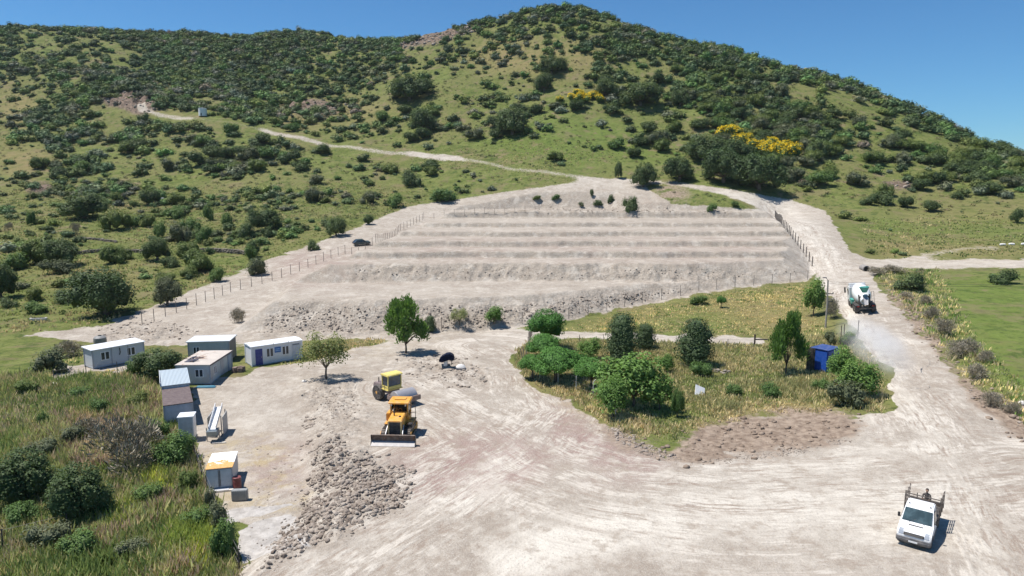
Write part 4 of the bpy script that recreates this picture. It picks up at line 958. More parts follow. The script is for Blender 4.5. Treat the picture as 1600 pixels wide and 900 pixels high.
# ---- person standing in the truck bed behind the rack
def person():
    bpy.context.view_layer.update()
    M = TRUCK.matrix_world; base = M @ Vector((-0.18, -1.05, 0.925))
    t = thing('person', 'person in dark clothes standing in the truck bed, holding the rack', 'person', base, math.degrees(TRUCK.rotation_euler.z), scale=(0.93, 0.93, 0.93))
    V = [(0,0,0.92),(0,0.01,1.12),(0,0.02,1.32),(0,0.03,1.45),(0,0.05,1.53),(0,0.06,1.63),
         (-0.10,0,0.88),(-0.11,0.02,0.48),(-0.11,-0.01,0.08),(-0.11,0.12,0.03),(0.10,0,0.88),(0.11,0.02,0.48),(0.11,-0.01,0.08),(0.11,0.12,0.03),
         (-0.19,0.02,1.40),(-0.24,0.10,1.14),(-0.18,0.32,1.22),(0.19,0.02,1.40),(0.24,0.10,1.14),(0.18,0.32,1.22)]
    E = [(0,1),(1,2),(2,3),(3,4),(4,5),(0,6),(6,7),(7,8),(8,9),(0,10),(10,11),(11,12),(12,13),(3,14),(14,15),(15,16),(3,17),(17,18),(18,19)]
    RD = [.15,.14,.16,.11,.055,.055,.095,.065,.045,.04,.095,.065,.045,.04,.065,.05,.035,.065,.05,.035]
    me = bpy.data.meshes.new('body'); me.from_pydata(V, E, []); o = link('body', me, t)
    o.modifiers.new('skin', 'SKIN'); sm = o.modifiers.new('sub', 'SUBSURF'); sm.levels = sm.render_levels = 2
    sl = me.skin_vertices[0].data
    for i, r in enumerate(RD): sl[i].radius = (r, r*0.75 if i < 3 else r)
    sl[0].use_root = True
    cl = NG('dark_work_clothes'); z = cl.sepv(cl.obj())[2]
    me.materials.append(cl.done(cl.mix(cl.mr(z, 0.93, 0.95), (0.035, 0.037, 0.045), (0.10, 0.085, 0.075)), 0.9))
    skin = mat('skin', (0.42, 0.26, 0.18), 0.55, var=0.03)
    hd = MB(); hd.lathe([(0.01, -0.125), (0.055, -0.115), (0.078, -0.06), (0.088, 0.0), (0.086, 0.05), (0.066, 0.095), (0.02, 0.122)], Matrix.Translation((0, 0.075, 1.70)), 16)
    hd.add([(-0.014, 0.155, 1.68), (0.014, 0.155, 1.68), (0, 0.158, 1.735), (0, 0.195, 1.69)], [(0, 1, 3), (1, 2, 3), (2, 0, 3), (0, 2, 1)])
    hd.build('head', skin, t)
    fa = MB()
    for s in (-1, 1): fa.box(s*0.032-0.012, s*0.032+0.012, 0.150, 0.163, 1.715, 1.727)
    fa.box(-0.025, 0.025, 0.143, 0.160, 1.645, 1.652); fa.build('face_features', mat('dark_features', (0.06, 0.035, 0.03), 0.6), t)
    for s in (-1, 1):
        er = MB(); er.lathe([(0.004, -0.03), (0.016, -0.01), (0.016, 0.012), (0.004, 0.03)], Matrix.Translation((s*0.088, 0.07, 1.70)), 8); er.build('ear', skin, t)
    hr = MB(); hr.lathe([(0.088, -0.02), (0.096, 0.03), (0.088, 0.085), (0.05, 0.125), (0.01, 0.14)], Matrix.Translation((0, 0.058, 1.71)), 16); hr.build('hair', mat('dark_hair', (0.018, 0.014, 0.012), 0.7), t)
    for s in (-1, 1):
        for k in range(4):
            h = MB(); x = s*(0.15+0.018*k); h.tube([(x, 0.31, 1.225), (x, 0.365, 1.245-0.002*k), (x, 0.395, 1.225), (x, 0.385, 1.195)], 0.0095, 6, 0.007); h.build('finger', skin, t)
        h = MB(); h.box(s*0.178-0.042, s*0.178+0.042, 0.27, 0.335, 1.195, 1.23); h.tube([(s*0.14, 0.285, 1.205), (s*0.115, 0.33, 1.19), (s*0.125, 0.37, 1.18)], 0.011, 6, 0.008); h.build('hand', skin, t, bevel=0.012)
person()

# ---- bulldozer
YEL = mat('machine_orange_yellow', (0.72, 0.33, 0.022), 0.5, var=0.08, dirt=0.55, scale=3)
def bulldozer():
    g = ground(614, 700); t = thing('bulldozer', 'orange-yellow bulldozer with its blade lowered, standing in the yard', 'bulldozer', (g.x+0.05, g.y+2.9, gz(g.x, g.y+2.9)), 180-3, scale=(0.96, 0.96, 1.0))
    for s in (-1, 1):
        prof = [(-1.75, 0.35), (-1.55, 0.10), (-1.25, 0.0), (1.20, 0.0), (1.55, 0.12), (1.72, 0.40), (1.60, 0.75), (1.25, 0.93), (-1.3, 0.86), (-1.62, 0.70)]
        mb = MB(); mb.prism(prof, s*0.98-0.26, s*0.98+0.26)
        for i in range(len(prof)):                              # grouser plates
            a, b = Vector(prof[i]), Vector(prof[(i+1) % len(prof)]); n = max(1, int((b-a).length/0.19)); d = (b-a).normalized(); nn = Vector((d.y, -d.x))
            for k in range(n):
                c = a+(b-a)*((k+.5)/n); p = [c-d*0.02, c+d*0.02, c+d*0.015+nn*0.05, c-d*0.015+nn*0.05]; mb.prism([(q.x, q.y) for q in p], s*0.98-0.25, s*0.98+0.25)
        o = mb.build('track', mat('track_steel', (0.085, 0.072, 0.062), 0.6, 0.4, dirt=0.6), t, bevel=0.0)
        fr = MB(); fr.prism([(-1.3, 0.28), (1.25, 0.28), (1.3, 0.55), (-1.3, 0.55)], s*0.98+s*0.262-0.02, s*0.98+s*0.262+0.03)
        for y in (-0.9, -0.45, 0.0, 0.45, 0.9): fr.cyl((s*1.24, y, 0.24), (s*1.30, y, 0.24), 0.15)
        for y in (-1.35, 1.28): fr.cyl((s*1.24, y, 0.46), (s*1.31, y, 0.46), 0.33)
        fr.build('track_frame', YEL, o)
        fe = MB(); fe.box(s*0.98-0.28, s*0.98+0.28, -1.5, 0.35, 1.02, 1.10); fe.build('fender', YEL, t, bevel=0.02)
        pa = MB(); pa.tube([(s*1.36, -0.3, 0.42), (s*1.38, 1.6, 0.36), (s*1.36, 2.3, 0.42)], 0.10, 6); pa.build('push_arm', DARKSTEEL, t)
        cy = MB(); cy.cyl((s*0.66, 1.35, 1.35), (s*0.72, 2.02, 0.80), 0.07); cy.cyl((s*0.72, 2.02, 0.80), (s*0.76, 2.34, 0.55), 0.04); cy.build('lift_cylinder', STEEL, t)
    ck = MB(); ck.box(-0.68, 0.68, -1.6, 1.3, 0.42, 1.0); ck.build('chassis', DARKSTEEL, t, bevel=0.03)
    hd = MB(); hd.prism([(-0.1, 1.0), (1.72, 1.0), (1.74, 1.78), (1.55, 1.88), (-0.1, 2.02)], -0.60, 0.60); h = hd.build('engine_hood', YEL, t, bevel=0.05)
    gl = MB(); gl.box(-0.47, 0.47, 1.725, 1.775, 0.62, 1.74); go = gl.build('grille', BLACKP, h, bevel=0.02)
    for i in range(6):
        q = MB(); q.box(-0.43, 0.43, 1.776, 1.79, 0.72+i*0.15, 0.74+i*0.15); q.build('grille_slat', DARKSTEEL, go)
    for s in (-1, 1):
        q = MB(); q.box(s*0.54-0.065, s*0.54+0.065, 1.70, 1.80, 0.45, 1.80); q.build('radiator_post', mat('pale_yellow_post', (0.75, 0.52, 0.22), 0.5, dirt=0.4), t, bevel=0.015)
    ex = MB(); ex.cyl((0.25, 0.75, 1.7), (0.25, 0.75, 2.55), 0.055); ex.build('exhaust_pipe', DARKSTEEL, t)
    ac = MB(); ac.cyl((-0.28, 0.95, 1.7), (-0.28, 0.95, 2.0), 0.10); ac.build('air_intake', BLACKP, t)
    cb = MB(); cb.box(-0.80, 0.80, -1.45, -0.12, 1.02, 1.55); cb.build('cab_base', YEL, t, bevel=0.04)
    con = MB(); con.prism([(-0.10, 1.55), (0.02, 1.96), (-0.30, 2.0), (-0.6, 1.7), (-0.6, 1.55)], -0.62, 0.62); con.build('dashboard', YEL, t, bevel=0.03)
    st = MB(); st.box(-0.28, 0.28, -1.2, -0.72, 1.55, 1.72); st.box(-0.28, 0.28, -1.28, -1.16, 1.66, 2.30); st.build('seat', BLACKP, t, bevel=0.04)
    wh = MB(); wh.tube([(0.16*math.cos(a), -0.55, 1.98+0.16*math.sin(a)) for a in np.linspace(0, 6.28, 14)], 0.02); wh.build('steering_wheel', AMBER, t)
    for x in (-0.74, 0.74):
        for y in (-1.38, -0.15): ps = MB(); ps.box(x-0.055, x+0.055, y-0.055, y+0.055, 1.55, 2.72); ps.build('cab_post', YEL, t, bevel=0.01)
    rf = MB(); rf.prism([(-1.62, 2.72), (0.10, 2.70), (0.16, 2.80), (-0.1, 2.90), (-1.5, 2.92), (-1.64, 2.84)], -0.92, 0.92); ro = rf.build('cab_roof', YEL, t, bevel=0.05)
    q = MB(); q.box(-0.5, 0.5, -1.2, -0.5, 2.935, 2.965); q.build('roof_hatch', YEL, ro, bevel=0.02)
    gb = MB(); gb.box(-0.68, 0.68, -1.425, -1.40, 1.58, 2.68); gb.build('rear_glass', GLS, t)
    for s in (-1, 1):
        q = MB(); q.box(s*0.75-0.012, s*0.75+0.012, -1.30, -0.22, 1.95, 2.66); q.build('side_glass', GLS, t)
        q = MB(); q.cyl((s*0.62, 0.14, 2.64), (s*0.62, 0.22, 2.63), 0.07); q.build('work_light', LAMP, t)
    tk = MB(); tk.box(0.84, 1.24, -1.35, -0.35, 1.10, 1.78); tk.build('fuel_tank', YEL, t, bevel=0.06)
    dr = MB(); dr.tube([(-0.82, -0.2, 2.6), (-1.42, -0.05, 2.6), (-1.44, -0.05, 1.35), (-0.84, -0.2, 1.35)], 0.035); dr.tube([(-1.43, -0.05, 1.95), (-0.83, -0.2, 1.95)], 0.02); dr.build('open_door_frame', BLACKP, t)
    jb = MB(); jb.box(-1.26, -0.86, 0.2, 0.75, 0.95, 1.22); jb.build('tool_box', BLACKP, t, bevel=0.03)
    bl = MB(); C = [(2.40, 0.03), (2.50, 0.03), (2.33, 0.32), (2.30, 0.50), (2.36, 0.70), (2.50, 0.88), (2.42, 0.92), (2.24, 0.72), (2.18, 0.50), (2.22, 0.30)]
    bl.prism(C, -1.85, 1.85); bo = bl.build('blade', mat('rusty_brown_blade', (0.105, 0.075, 0.062), 0.6, 0.2, dirt=0.4, rust=0.5), t, bevel=0.01)
    ce = MB(); ce.prism([(2.72, 0.02), (2.74, 0.04), (2.375, 0.36), (2.345, 0.34)], -1.86, 1.86); ce.build('cutting_edge', mat('bright_worn_steel', (0.30, 0.29, 0.285), 0.5, 0.35, dirt=0.4), bo)
    for s in (-1, 1):
        q = MB(); q.prism([(2.16, 0.03), (2.72, 0.03), (2.46, 0.40), (2.52, 0.90), (2.30, 0.84), (2.16, 0.5)], s*1.87-0.02, s*1.87+0.02); q.build('end_bit', DARKSTEEL, bo)
bulldozer()

# ---- road roller
def roller():
    g = ground(619, 637); t = thing('road_roller', 'yellow-roofed road roller with a steel drum parked behind the bulldozer', 'road roller', (g.x-0.45, g.y+2.0, gz(g.x-0.4, g.y+2.0)), 180+44, scale=(1.04, 1.04, 1.0))
    GRY = mat('roller_grey_body', (0.26, 0.20, 0.19), 0.55, dirt=0.4); PY = mat('pale_yellow_roof', (0.74, 0.60, 0.17), 0.45, dirt=0.3)
    d = MB(); d.lathe([(0.45, -1.02), (0.72, -1.02), (0.75, -0.99), (0.75, 0.99), (0.72, 1.02), (0.45, 1.02)], Matrix.Translation((0, 1.45, 0.75)) @ Matrix.Rotation(math.pi/2, 4, 'Y'), 40); d.build('drum', mat('polished_drum_steel', (0.46, 0.44, 0.44), 0.36, 0.45, dirt=0.35), t)
    f = MB()
    for s in (-1, 1): f.box(s*1.12-0.06, s*1.12+0.06, 0.45, 2.4, 0.55, 0.95)
    f.box(-1.18, 1.18, 2.28, 2.48, 0.52, 0.98); f.box(-1.06, 1.06, 0.40, 0.60, 0.55, 1.0); f.build('drum_frame', mat('roller_brown_frame', (0.20, 0.135, 0.115), 0.6, dirt=0.5, rust=0.4), t, bevel=0.03)
    j = MB(); j.box(-0.3, 0.3, -0.15, 0.42, 0.5, 0.95); j.build('articulation_joint', DARKSTEEL, t, bevel=0.03)
    for s in (-1, 1): wheel(t, s*0.82, -1.45, 0.74, 0.5, YEL)
    b = MB(); b.prism([(-2.75, 0.75), (-0.15, 0.75), (-0.15, 1.15), (-1.2, 1.2), (-1.3, 1.55), (-2.6, 1.5), (-2.8, 1.2)], -0.58, 0.58); b.build('engine_body', GRY, t, bevel=0.06)
    pl = MB(); pl.box(-0.85, 0.85, -1.05, 0.1, 1.16, 1.26); pl.build('cab_floor', PY, t, bevel=0.02)
    lo = MB(); lo.box(-0.76, 0.76, -0.98, 0.04, 1.26, 1.55); lo.build('cab_base', PY, t, bevel=0.03)
    gl = MB(); gl.box(-0.70, 0.70, -0.93, -0.01, 1.55, 2.52); gl.build('cab_glass', glass('roller_cab_glass', (0.03, 0.045, 0.06)), t, bevel=0.04)
    for x in (-0.72, 0.72):
        for y in (-0.95, 0.01): ps = MB(); ps.box(x-0.045, x+0.045, y-0.045, y+0.045, 1.5, 2.55); ps.build('cab_post', PY, t, bevel=0.01)
    rf = MB(); rf.prism([(-1.1, 2.53), (0.14, 2.53), (0.16, 2.62), (0.0, 2.74), (-0.95, 2.74), (-1.12, 2.62)], -0.86, 0.86); rf.build('cab_roof', PY, t, bevel=0.06)
    for s in (-1, 1):
        q = MB(); q.cyl((s*0.55, 0.14, 2.6), (s*0.55, 0.20, 2.6), 0.06); q.build('work_light', LAMP, t)
        h = MB(); h.tube([(s*0.84, -1.0, 1.26), (s*0.9, -1.0, 2.0), (s*0.9, -0.4, 2.0), (s*0.84, -0.4, 1.26)], 0.02); h.build('handrail', DARKSTEEL, t)
    e = MB(); e.cyl((0.35, -2.1, 1.5), (0.35, -2.1, 2.0), 0.05); e.build('exhaust_pipe', DARKSTEEL, t)
roller()

# ---- concrete mixer truck with its dust
def mixer():
    g = ground(1341, 489); L = LANES[2]; x, y = g.x, g.y+3.6
    x += 1.7; y -= 1.2
    t = thing('mixer_truck', 'white and turquoise concrete mixer truck driving away up the haul road', 'truck', (x, y, gz(x, y)), -18, tilt=True)
    TEAL = mat('turquoise_paint', (0.045, 0.34, 0.28), 0.45, dirt=0.35)
    ch = MB()
    for s in (-1, 1): ch.box(s*0.42-0.06, s*0.42+0.06, -3.6, 3.9, 0.72, 0.98)
    ch.build('chassis', DARKSTEEL, t)
    cb = MB(); cb.prism([(2.55, 0.75), (4.30, 0.70), (4.34, 1.5), (4.12, 2.75), (3.9, 2.98), (2.6, 3.02), (2.5, 2.9)], -1.22, 1.22, lambda z: 1.0 if z < 1.7 else 1-0.05*(z-1.7)); c = cb.build('cab', WHITE, t, bevel=0.07, seg=3)
    q = MB(); q.box(-0.62, 0.62, 2.47, 2.50, 2.0, 2.6); q.build('rear_window', GLS, c)
    q = MB(); q.prism([(4.335, 1.62), (4.36, 1.62), (4.17, 2.64), (4.145, 2.64)], -1.08, 1.08); q.build('windscreen', WSG, c)
    vs = MB(); vs.prism([(2.6, 3.03), (3.85, 3.0), (3.5, 3.35), (2.7, 3.45)], -1.1, 1.1); vs.build('roof_deflector', WHITE, c, bevel=0.04)
    for s in (-1, 1):
        q = MB(); q.box(s*1.225-0.012, s*1.225+0.012, 3.0, 3.95, 1.75, 2.55); q.build('side_window', GLS, c)
        m = MB(); m.tube([(s*1.2, 4.1, 2.6), (s*1.45, 4.2, 2.6)], 0.025); o = m.build('mirror', BLACKP, t); k = MB(); k.box(s*1.5-0.11, s*1.5+0.11, 4.14, 4.24, 1.85, 2.68); k.build('mirror_housing', BLACKP, o, bevel=0.03)
        for y_ in (3.35, -1.35, -2.75): wheel(t, s*(1.05), y_, 0.52, 0.36 if y_ > 0 else 0.5, STEEL)
        wheel(t, s*1.05, 1.75, 0.52, 0.36, STEEL)
        f = MB(); f.tube([(s*1.05, -2.05+1.45*math.cos(a), 0.55+0.72*math.sin(a)) for a in np.linspace(0.15, 2.99, 10)], 0.06); f.prism([(-3.5, 1.15), (-0.6, 1.15), (-0.75, 1.22), (-3.35, 1.22)], s*1.05-0.27, s*1.05+0.27); f.build('fender', DARKSTEEL, t)
        mf = MB(); mf.box(s*1.05-0.28, s*1.05+0.28, -3.62, -3.58, 0.35, 1.15); mf.build('mudflap', BLACKP, t)
        tl = MB(); tl.box(s*0.95-0.16, s*0.95+0.16, -3.72, -3.66, 0.98, 1.12); tl.build('tail_light', REDL, t)
        sd = MB(); sd.cyl((s*1.02, 2.3, 1.0), (s*1.02, 0.2, 1.0), 0.3) if s > 0 else sd.box(-1.22, -0.82, 0.4, 2.2, 0.75, 1.35); sd.build('water_tank' if s > 0 else 'side_locker', STEEL if s > 0 else TEAL, t, bevel=0.0 if s > 0 else 0.03)
    ax = Matrix.Translation((0, -0.75, 2.28)) @ Matrix.Rotation(math.radians(14), 4, 'X') @ Matrix.Rotation(math.pi/2, 4, 'X')
    prof = [(0.35, -2.75), (0.75, -2.55), (1.08, -1.5), (1.18, -0.6), (1.18, 0.3), (1.0, 1.3), (0.62, 2.3), (0.50, 2.62), (0.42, 2.62), (0.3, 2.2)]
    d = MB(); d.lathe(prof, ax, 36); do = d.build('drum', mat('white_drum_paint', (0.76, 0.78, 0.76), 0.4, dirt=0.35), t)
    # spiral turquoise band on the drum skin
    bd = MB(); n = 26; vs = []
    for i in range(n+1):
        h = -1.75+2.2*i/n; a0 = 3.3+1.3*i/n
        r = np.interp(h, [p[1] for p in prof[:-2]], [p[0] for p in prof[:-2]])+0.012
        for k in range(9): a = a0+0.9*k/8; vs.append((r*math.cos(a), r*math.sin(a), h))
    bd.add(vs, [(i*9+k, i*9+k+1, (i+1)*9+k+1, (i+1)*9+k) for i in range(n) for k in range(8)], ax); bd.build('drum_stripe', TEAL, do)
    pd = MB(); pd.prism([(-3.3, 0.98), (-2.9, 0.98), (-2.75, 2.6), (-3.0, 2.6)], -0.75, -0.6); pd.prism([(-3.3, 0.98), (-2.9, 0.98), (-2.75, 2.6), (-3.0, 2.6)], 0.6, 0.75); pd.box(-0.75, 0.75, -2.98, -2.85, 2.15, 2.35); pd.build('drum_pedestal', DARKSTEEL, t)
    hp = MB(); hp.lathe([(0.25, 0), (0.62, 0.75), (0.66, 0.75), (0.3, -0.02)], Matrix.Translation((0, -3.45, 3.0)), 18); hp.build('hopper', TEAL, t)
    cu = MB(); cu.prism([(-3.35, 2.55), (-4.35, 1.35), (-4.30, 1.28), (-3.25, 2.4)], -0.22, 0.22); cu.prism([(-3.35, 2.7), (-4.4, 1.45), (-4.35, 1.28), (-3.25, 2.45)], -0.26, -0.22); cu.prism([(-3.35, 2.7), (-4.4, 1.45), (-4.35, 1.28), (-3.25, 2.45)], 0.22, 0.26); cu.build('chute', STEEL, t)
    ld = MB()
    for xx in (0.85, 1.15): ld.tube([(xx, -3.55, 1.0), (xx, -3.5, 3.1)], 0.025)
    for z in np.arange(1.2, 3.1, 0.3): ld.tube([(0.85, -3.54, z), (1.15, -3.54, z)], 0.02)
    ld.build('ladder', DARKSTEEL, t)
    bm = MB(); bm.box(-1.2, 1.2, -3.75, -3.63, 0.62, 0.78); bm.build('rear_bumper', DARKSTEEL, t)
    # dust thrown up behind it
    V, fi = ico(4); P = V*np.array([4.2, 17.0, 2.6]); P = P*(1+0.18*np.sin(V[:, :1]*5+1)*np.sin(V[:, 1:2]*7))
    me = fast_mesh('dust_cloud', P, fi, [], [], None, True)
    g2 = NG('drifting_dust'); g2.t.nodes.remove(g2.b); vp = g2.n('ShaderNodeVolumePrincipled'); vp.inputs['Color'].default_value = (0.985, 0.97, 0.95, 1); vp.inputs['Anisotropy'].default_value = 0.1
    oc = g2.obj(); s = g2.sepv(oc)
    rr = g2.math('SQRT', g2.math('ADD', g2.math('ADD', g2.math('POWER', g2.math('DIVIDE', s[0], 4.0), 2.0), g2.math('POWER', g2.math('DIVIDE', s[1], 16.3), 2.0)), g2.math('POWER', g2.math('DIVIDE', s[2], 2.5), 2.0)))
    den = g2.math('MULTIPLY', g2.mr(rr, 1.0, 0.15), g2.mr(g2.noise(oc, 0.55, 4, 0.65), 0.36, 0.68)); g2.put(vp.inputs['Density'], g2.math('MULTIPLY', den, 0.45))
    g2.t.links.new(vp.outputs[0], g2.out.inputs['Volume']); me.materials.append(g2.m)
    gx = ground(1362, 545); tag(link('dust_cloud', me, None, (gx.x, gx.y, gx.z+0.7), (0, 0, math.radians(-17))), 'pale dust drifting behind the mixer truck', 'dust', kind='stuff')
mixer()

# ---- car on the left road
def car():
    g = ground(565, 383); t = thing('parked_car', 'dark blue-green hatchback on the dirt road left of the terraces', 'car', (g.x, g.y, gz(g.x, g.y)), -62, tilt=True, scale=(1.0, 1.0, 1.0))
    PT = mat('dark_petrol_paint', (0.020, 0.050, 0.060), 0.28, 0.2, var=0.05, dirt=0.2, spec=0.6)
    b = MB(); b.prism([(-2.0, 0.35), (2.0, 0.32), (2.05, 0.62), (1.95, 0.80), (1.0, 0.92), (-1.85, 0.95), (-2.06, 0.8)], -0.84, 0.84); b.build('body', PT, t, bevel=0.07, seg=3)
    c = MB(); c.prism([(1.0, 0.91), (0.35, 1.38), (-1.2, 1.42), (-1.85, 0.94)], -0.78, 0.78, lambda z: 1.0 if z < 1.0 else 0.86); c.build('cabin_glass', GLS, t, bevel=0.04)
    r = MB(); r.prism([(0.38, 1.375), (0.30, 1.43), (-1.22, 1.46), (-1.28, 1.41)], -0.67, 0.67); r.build('roof', PT, t, bevel=0.02)
    for s in (-1, 1):
        p = MB(); p.tube([(s*0.79, 0.98, 0.93), (s*0.69, 0.37, 1.38)], 0.035); p.tube([(s*0.79, -0.35, 0.94), (s*0.69, -0.4, 1.40)], 0.04); p.tube([(s*0.77, -1.8, 0.96), (s*0.68, -1.2, 1.41)], 0.06); p.build('roof_pillar', PT, t)
        for y in (1.25, -1.25): wheel(t, s*0.76, y, 0.31, 0.2)
        q = MB(); q.box(s*0.6-0.17, s*0.6+0.17, 1.93, 2.03, 0.62, 0.74); q.build('headlight', LAMP, t, bevel=0.02)
        q = MB(); q.box(s*0.7-0.09, s*0.7+0.09, -2.06, -1.97, 0.66, 0.88); q.build('tail_light', REDL, t, bevel=0.02)
        m = MB(); m.box(s*0.92-0.07, s*0.92+0.07, 0.72, 0.82, 0.92, 1.05); m.build('mirror', PT, t, bevel=0.02)
car()

# ---- site cabins
CABW = mat('white_cabin_panel', (0.72, 0.73, 0.74), 0.5, var=0.04, dirt=0.28, scale=0.8, stripes=('X', 2.6, 0.012))
CABB = mat('blue_grey_cabin_panel', (0.50, 0.55, 0.59), 0.5, var=0.07, dirt=0.3, scale=0.8, stripes=('X', 2.8, 0.015))
PANEL = mat('grey_panel', (0.33, 0.36, 0.40), 0.5, var=0.06, dirt=0.25)
ROOFW = mat('white_roof_sheet', (0.76, 0.77, 0.78), 0.45, var=0.05, dirt=0.25, scale=0.7)
FRAMEW = mat('white_window_frame', (0.80, 0.80, 0.80), 0.4, var=0.02)
NAVY = mat('navy_blue_door', (0.022, 0.040, 0.22), 0.4, dirt=0.15)
def window(parent, x, z, w, h, y=0.0, face='y', out=-1):
    """two dark panes in a frame on the wall plane y (face y) or x=y (face x)"""
    def bx(mb, a0, a1, d0, d1, z0, z1):
        if face == 'y': mb.box(a0, a1, min(y+out*d0, y+out*d1), max(y+out*d0, y+out*d1), z0, z1)
        else: mb.box(min(y+out*d0, y+out*d1), max(y+out*d0, y+out*d1), a0, a1, z0, z1)
    f = MB(); e = 0.06
    bx(f, x-w/2-e, x-w/2, 0.002, 0.05, z-e, z+h+e); bx(f, x+w/2, x+w/2+e, 0.002, 0.05, z-e, z+h+e); bx(f, x-0.05, x+0.05, 0.002, 0.05, z, z+h)
    bx(f, x-w/2, x+w/2, 0.002, 0.05, z+h, z+h+e); bx(f, x-w/2, x+w/2, 0.002, 0.07, z-e, z)
    o = f.build('window', FRAMEW, parent, smooth=False)
    for s in (-1, 1):
        p = MB(); bx(p, x+s*(w/4+0.025)-w/4+0.03, x+s*(w/4+0.025)+w/4-0.03, 0.004, 0.02, z+0.005, z+h-0.005); p.build('pane', GLS, o, smooth=False)
def frame_at(A, B):
    """thing placed with its front left corner at A and its front running to B"""
    d = Vector((B[0]-A[0], B[1]-A[1])); return d.length, math.degrees(math.atan2(d.y, d.x))
def shell(t, w, d, h, wall, corner=True, z0=0.12):
    b = MB(); b.box(0, w, 0, d, z0, h); o = b.build('walls', wall, t, bevel=0.02)
    if corner:
        for x in (0, w):
            for y in (0, d):
                c = MB(); c.box(x-0.06, x+0.06, y-0.06, y+0.06, 0.0, h+0.01); c.build('corner_post', FRAMEW if wall is CABW else PANEL, t)
    bb = MB(); bb.box(-0.02, w+0.02, -0.02, d+0.02, z0-0.02, z0+0.10); bb.build('base_rail', PANEL, t)
    return o

# white cabin with a blue door and a small blue sign
A, B = ground(394, 573), ground(467, 562); w, a = frame_at(A, B); w = 6.0
t = thing('site_cabin', 'white site cabin with navy blue door and small blue sign', 'cabin', (A.x, A.y, min(A.z, gz(B.x, B.y))-0.05), a)
shell(t, w, 2.4, 2.35, CABW)
r = MB(); r.prism([(-0.12, 2.36), (2.5, 2.36), (2.5, 2.46), (1.2, 2.58), (-0.12, 2.46)], -0.1, w+0.1); r.build('roof', ROOFW, t, bevel=0.015)
d = MB(); d.box(0.42, 1.25, -0.045, -0.004, 0.16, 2.06); o = d.build('door', NAVY, t, bevel=0.01); k = MB(); k.box(1.10, 1.16, -0.09, -0.046, 1.02, 1.14); k.build('handle', STEEL, o)
window(t, 2.12, 1.0, 0.72, 0.95); window(t, 3.98, 1.0, 0.72, 0.95)
s = MB(); s.box(2.68, 3.42, -0.05, -0.01, 1.35, 2.0); so = s.build('sign_board', mat('blue_sign', (0.03, 0.13, 0.36), 0.4), t)
for i in range(2):
    q = MB(); yy = 1.78-0.2*i
    for k in range(5): q.box(2.78+k*0.115, 2.86+k*0.115, -0.058, -0.0515, yy-0.05, yy+0.05) if (k+i) % 4 else q.box(2.78+k*0.115, 2.82+k*0.115, -0.058, -0.0515, yy-0.05, yy+0.05)
    q.build('sign_lettering', mat('pale_blue_lettering', (0.38, 0.55, 0.75), 0.5), so)
d = MB(); d.box(4.75, 5.75, -0.03, -0.004, 0.3, 2.1); d.build('louvred_panel', mat('pale_louvre', (0.62, 0.65, 0.69), 0.5, stripes=('X', 5.0, 0.03)), t)
q = MB(); q.box(4.85, 5.65, -0.045, -0.032, 1.98, 2.07); q.build('dark_name_strip', mat('dark_strip', (0.06, 0.07, 0.08), 0.5), t)
for x in (2.55, 4.35):
    q = MB(); q.tube([(x, -0.06, 2.3), (x, -0.06, 2.62)], 0.025); q.build('roof_spout', DARKSTEEL, t)

# grey-blue cabin behind the dark tree
A, B = ground(146, 577), ground(222, 561); w, a = frame_at(A, B); w = min(max(w, 5.6), 6.8)
t = thing('site_cabin', 'blue-grey cabin with two white-framed windows, leftmost of the cabins', 'cabin', (A.x, A.y, min(A.z, B.z)-0.05), min(a, 52))
shell(t, w, 2.4, 2.3, CABB)
r = MB(); r.prism([(-0.25, 2.31), (2.6, 2.31), (2.6, 2.44), (-0.25, 2.38)], -0.18, w+0.15); r.build('roof', ROOFW, t, bevel=0.012)
window(t, 1.35, 1.0, 0.85, 0.85); window(t, w-1.5, 1.0, 0.85, 0.85)
for x in (2.05, 3.9):
    q = MB(); q.tube([(x, -0.06, 0.1), (x, -0.06, 2.3)], 0.035); q.build('drainpipe', PANEL, t)
q = MB(); q.tube([(2.95, -0.08, 2.1), (3.0, -0.08, 1.55), (2.9, -0.08, 1.25)], 0.05); q.build('hose', BLACKP, t)
# water tank behind it
g = ground(150, 546); t = thing('water_tank', 'grey cylindrical water tank behind the leftmost cabin', 'tank', (g.x, g.y+1, gz(g.x, g.y+1)))
m = MB(); m.lathe([(0.75, 0), (0.78, 0.1), (0.75, 0.5), (0.78, 0.9), (0.75, 1.35), (0.55, 1.55), (0.2, 1.62)], None, 24); m.build('tank_body', mat('dusty_grey_tank', (0.22, 0.22, 0.21), 0.6, dirt=0.3), t); m = MB(); m.lathe([(0.22, 1.6), (0.22, 1.7), (0.05, 1.72)], None, 14); m.build('lid', BLACKP, t)

# corrugated cabin with the rusty flat roof
A = ground(328, 602); t = thing('corrugated_cabin', 'pale corrugated cabin with rust-stained flat roof and side door', 'cabin', (A.x-3.5, A.y+0.1, A.z-0.05), 2)
shell(t, 3.5, 6.2, 2.15, mat('pale_corrugated_wall', (0.50, 0.54, 0.55), 0.5, var=0.06, dirt=0.3, scale=0.9, stripes=('X', 3.2, 0.02), rust=0.25))
r = MB(); r.box(-0.12, 3.62, -0.15, 6.35, 2.17, 2.28); ro = r.build('roof', mat('rusty_pale_roof', (0.56, 0.49, 0.42), 0.6, var=0.12, dirt=0.4, scale=0.8, stripes=('Y', 1.4, 0.03), rust=0.8), t, bevel=0.01)
q = MB(); q.box(3.63, 3.67, -0.17, 6.37, 2.14, 2.31); q.build('roof_edge', mat('dark_purple_trim', (0.09, 0.075, 0.085), 0.5), ro)
window(t, 2.35, 0.95, 0.75, 0.75); window(t, 1.35, 0.95, 0.6, 0.8, y=3.5, face='x', out=1)
